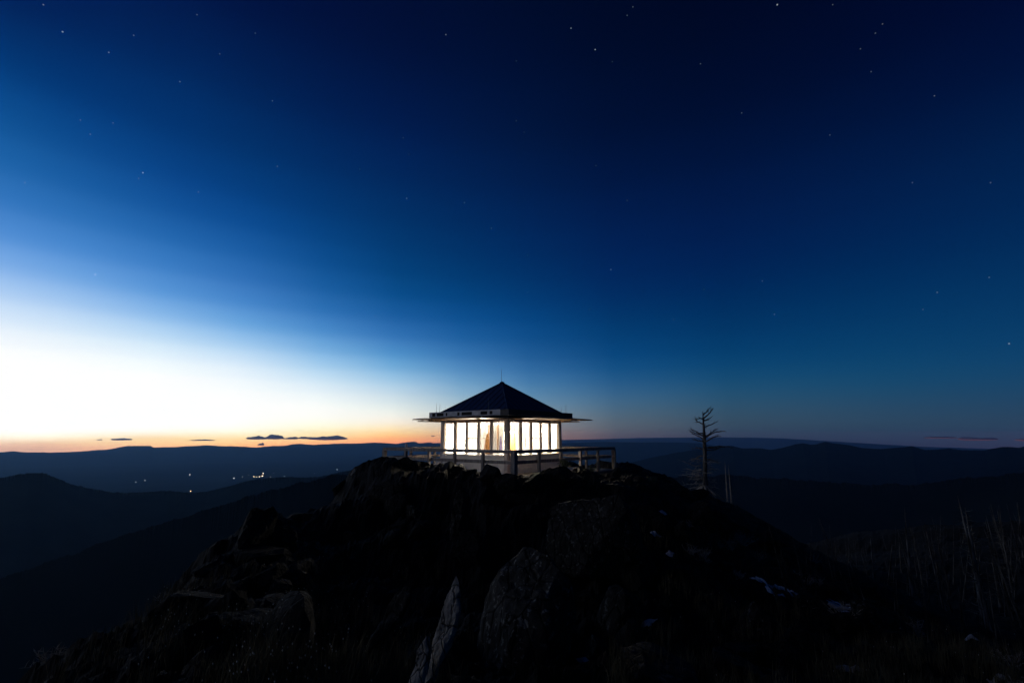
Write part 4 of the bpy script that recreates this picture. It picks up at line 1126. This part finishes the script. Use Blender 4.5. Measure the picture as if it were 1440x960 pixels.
SN = [(882, 712, .30, .10, 0.2, 1, 'thin bluish snow streak under the right end of the deck'),
             (925, 727, .34, .16, 0.5, 2, 'largest bluish snow patch below the skyline shrubs'),
             (922, 750, .18, .10, 0.2, 3, 'small snow patch under the largest bluish patch'),
             (940, 781, .20, .08, 0.3, 4, 'faint narrow snow patch low on the right flank'),
             (910, 876, .16, .07, 0.1, 7, 'dim blue snow patch in the dark lower right'),
             (1190, 940, .22, .06, -0.3, 8, 'blue snow patch at the bottom edge right of centre'),
             (1365, 895, .15, .035, -0.3, 9, 'snow patch at the foot of the tall right snags'),
             (1405, 952, .18, .06, -0.3, 10, 'snow patch in the bottom right corner'),
             (822, 930, .10, .04, -0.6, 11, 'tiny snow patch right of the domed boulder')]
for i, (px, py, L_) in enumerate(((1062, 815, .16), (1076, 819, .26), (1092, 825, .20), (1104, 829, .28), (1118, 835, .14), (1082, 829, .14), (1098, 838, .10))):
    SN.append((px, py, L_, .022 + .016 * (i % 3), -0.5 - 0.2 * (i % 2), 20 + i, 'broken piece of the long snow streak on the right flank'))
for i, (px, py, L_) in enumerate(((1172, 849, .14), (1183, 852, .20), (1196, 856, .22), (1208, 860, .18), (1218, 864, .12), (1190, 862, .10))):
    SN.append((px, py, L_ * 1.2, .022 + .014 * (i % 3), -0.45 - 0.2 * (i % 2), 40 + i, 'broken piece of the pale snow streak beside the fallen log'))
for args in SN: snow(*args)
h = hit(1196, 856)
if h is not None:
    lg = MB(); rnd = random.Random(4)
    d = (at(1220, 863, h.y * 0.99) - at(1172, 849, h.y * 1.02)); d.z = 0
    L = 0.95; d.normalize()
    p0 = h - d * L * .5; p1 = h + d * L * .5
    lg.tube([(p.x, p.y, gz(p.x, p.y) + 0.05) for p in (p0.lerp(p1, t) for t in (0, .2, .4, .6, .8, 1))], [.05, .06, .055, .05, .04, .025], 8)
    tube_branch(lg, (p0.lerp(p1, .4).x, p0.lerp(p1, .4).y, gz(h.x, h.y) + .08), (d.x + .5, d.y, .35), .4, .02, rnd)
    o = lg.build('fallen_log', DRIFT, smooth=True); tag(o, 'bleached fallen log lying on the right flank', 'log')

# ------------------------------------------------------------------ lights down in the valley
def valley_light(px, py, s, m_, label, z=VZ + 12):
    d = ray(px, py)
    dep = z / d.z
    r_ = 0.78 * s * dep / 1000.0
    root = empty('valley_light', d * dep - Vector((0, 0, 14)))
    tag(root, label, 'light', 'lights in the far valley')
    g = bmesh.new(); bmesh.ops.create_icosphere(g, subdivisions=2, radius=r_)
    me = bpy.data.meshes.new('lamp_head'); g.to_mesh(me); g.free()
    hd = link('lamp_head', me, m_, root); hd.location = (0, 0, 14)
    MB().tube([(0, 0, -14), (0, 0, 14 - r_)], 0.5, 6).build('mast', METAL, root)
VL = [(191,677.5,.75,TOWNW,'pair of valley lights far left, the left one'),(204,675,.6,TOWNW,'pair of valley lights far left, the right one'),
 (267,667,.8,TOWNW,'single bluish valley light above the dark saddle'),(329,672,1.0,TOWNW,'bright bluish valley light left of the town cluster'),(341,670,.4,TOWNW,'faint valley light between the bluish one and the town cluster'),(350,667,.4,TOWNW,'faint highest valley light left of the town cluster'),
 (357,670,.8,TOWNY,'leftmost warm light of the town cluster'),(361,670.3,.6,TOWNY,'second warm light from the left in the town cluster'),(365,670,.8,TOWNY,'third warm light from the left in the town cluster'),(369,669,1.25,TOWNY,'brightest warm light of the town cluster'),
 (370,665,.85,TOWNY,'topmost warm light of the town cluster'),(380,670,.4,TOWNY,'faint warm light just right of the town cluster'),(385,665,.35,TOWNW,'faint pale light upper right of the town cluster'),
 (400,669,.6,TOWNW,'pale light on the hill edge right of the town cluster'),(442,665,.35,TOWNW,'faint lone light between town and summit'),(474,660,.7,TOWNW,'bluish light nearest the summit cliff')]
for v in VL: valley_light(*v)
valley_light(268, 690.2, .85, TOWNO, 'orange light low in the dark saddle', z=VZ + 260)

# ------------------------------------------------------------------ clouds low over the horizon, beyond the haze
def cloud(px0, px1, py, th, depth, seed, label, wob=0.5):
    p0, p1 = at(px0, py, depth), at(px1, py, depth)
    L = (p1 - p0).length; T_ = th / 695 * depth
    g = bmesh.new(); bmesh.ops.create_icosphere(g, subdivisions=5, radius=1.0)
    v = np.array([w.co[:] for w in g.verts])
    s = v[:, 0] * 0.5 * L / T_
    prof = 0.45 + 0.55 * np.clip(fbm(np.stack([s * .35, 0 * s, 0 * s + seed], 1), 3, seed) * 1.4 + .5, 0.05, 1.3)
    lump = 1 + 0.9 * fbm(np.stack([s * 1.3, v[:, 1] * 3, v[:, 2] * 2], 1), 4, seed + 3, 0.6)
    z = np.where(v[:, 2] > 0, v[:, 2] * prof * lump, v[:, 2] * 0.35 * (0.7 + .3 * lump)) * T_
    v2 = np.stack([v[:, 0] * L / 2, v[:, 1] * L * 0.22, z], 1)
    for w, c in zip(g.verts, v2): w.co = c
    me = bpy.data.meshes.new('cloud'); g.to_mesh(me); g.free()
    me.polygons.foreach_set('use_smooth', [True] * len(me.polygons))
    o = link('cloud', me, CLOUDM); o.location = (p0 + p1) / 2
    dv = p1 - p0; o.rotation_euler = (0, 0, math.atan2(dv.y, dv.x))
    tag(o, label, 'cloud', 'small clouds over the horizon')
for x0, x1, yy, th_, sd_, lab in ((346, 376, 616.6, 3.4, 3, 'leftmost piece of the long dark cloud over the horizon'), (372, 399, 616.0, 4.6, 21, 'second piece from the left of the long dark cloud'),
                            (397, 420, 616.6, 2.6, 22, 'third piece from the left of the long dark cloud'), (419, 434, 616.2, 2.2, 23, 'short fourth piece of the long dark cloud'),
                            (432, 489, 616.6, 5.6, 8, 'thickest right end piece of the long dark cloud')):
    cloud(x0, x1, yy, th_, 66000 + sd_ * 20, sd_, lab)
cloud(156, 186, 618, 2.6, 66000, 5, 'short dark cloud above the left mountains')
cloud(136, 144, 618.2, 1.4, 66000, 6, 'tiny cloud left of the short dark cloud')
cloud(266, 302, 619, 1.5, 66000, 7, 'thin streak cloud between short and long dark clouds')
cloud(362, 372, 625.3, 2.2, 66000, 10, 'tiny dark cloud beneath the long thin pair')
cloud(606, 612, 612.8, 1.2, 66000, 12, 'tiny cloud beside the left wall of the cabin')
cloud(1348, 1402, 617.6, 3.4, 66000, 13, 'pale lit cloud low over the right hills')
cloud(1430, 1500, 618.5, 6, 66000, 14, 'dark cloud cut by the right edge')
cloud(1300, 1345, 615.4, 2.0, 66000, 15, 'dim streak cloud left of the pale lit cloud')

# ------------------------------------------------------------------ haze: the air between here and the far ranges
hz = MB().box((0, 0, (HAZE_TOP + VZ - 120) / 2), (2 * HAZE_FRONT, 2 * HAZE_FRONT, HAZE_TOP - (VZ - 120)))
haze = hz.build('haze', None)
m = bpy.data.materials.new('haze_air'); m.use_nodes = True
t = m.node_tree; t.nodes.clear()
o_ = t.nodes.new('ShaderNodeOutputMaterial'); pv = t.nodes.new('ShaderNodeVolumePrincipled')
pv.inputs['Color'].default_value = (0.29, 0.60, 1.0, 1)
pv.inputs['Density'].default_value = HAZE_D
pv.inputs['Anisotropy'].default_value = 0.5
t.links.new(pv.outputs[0], o_.inputs['Volume'])
haze.data.materials.append(m)
tag(haze, kind='stuff')
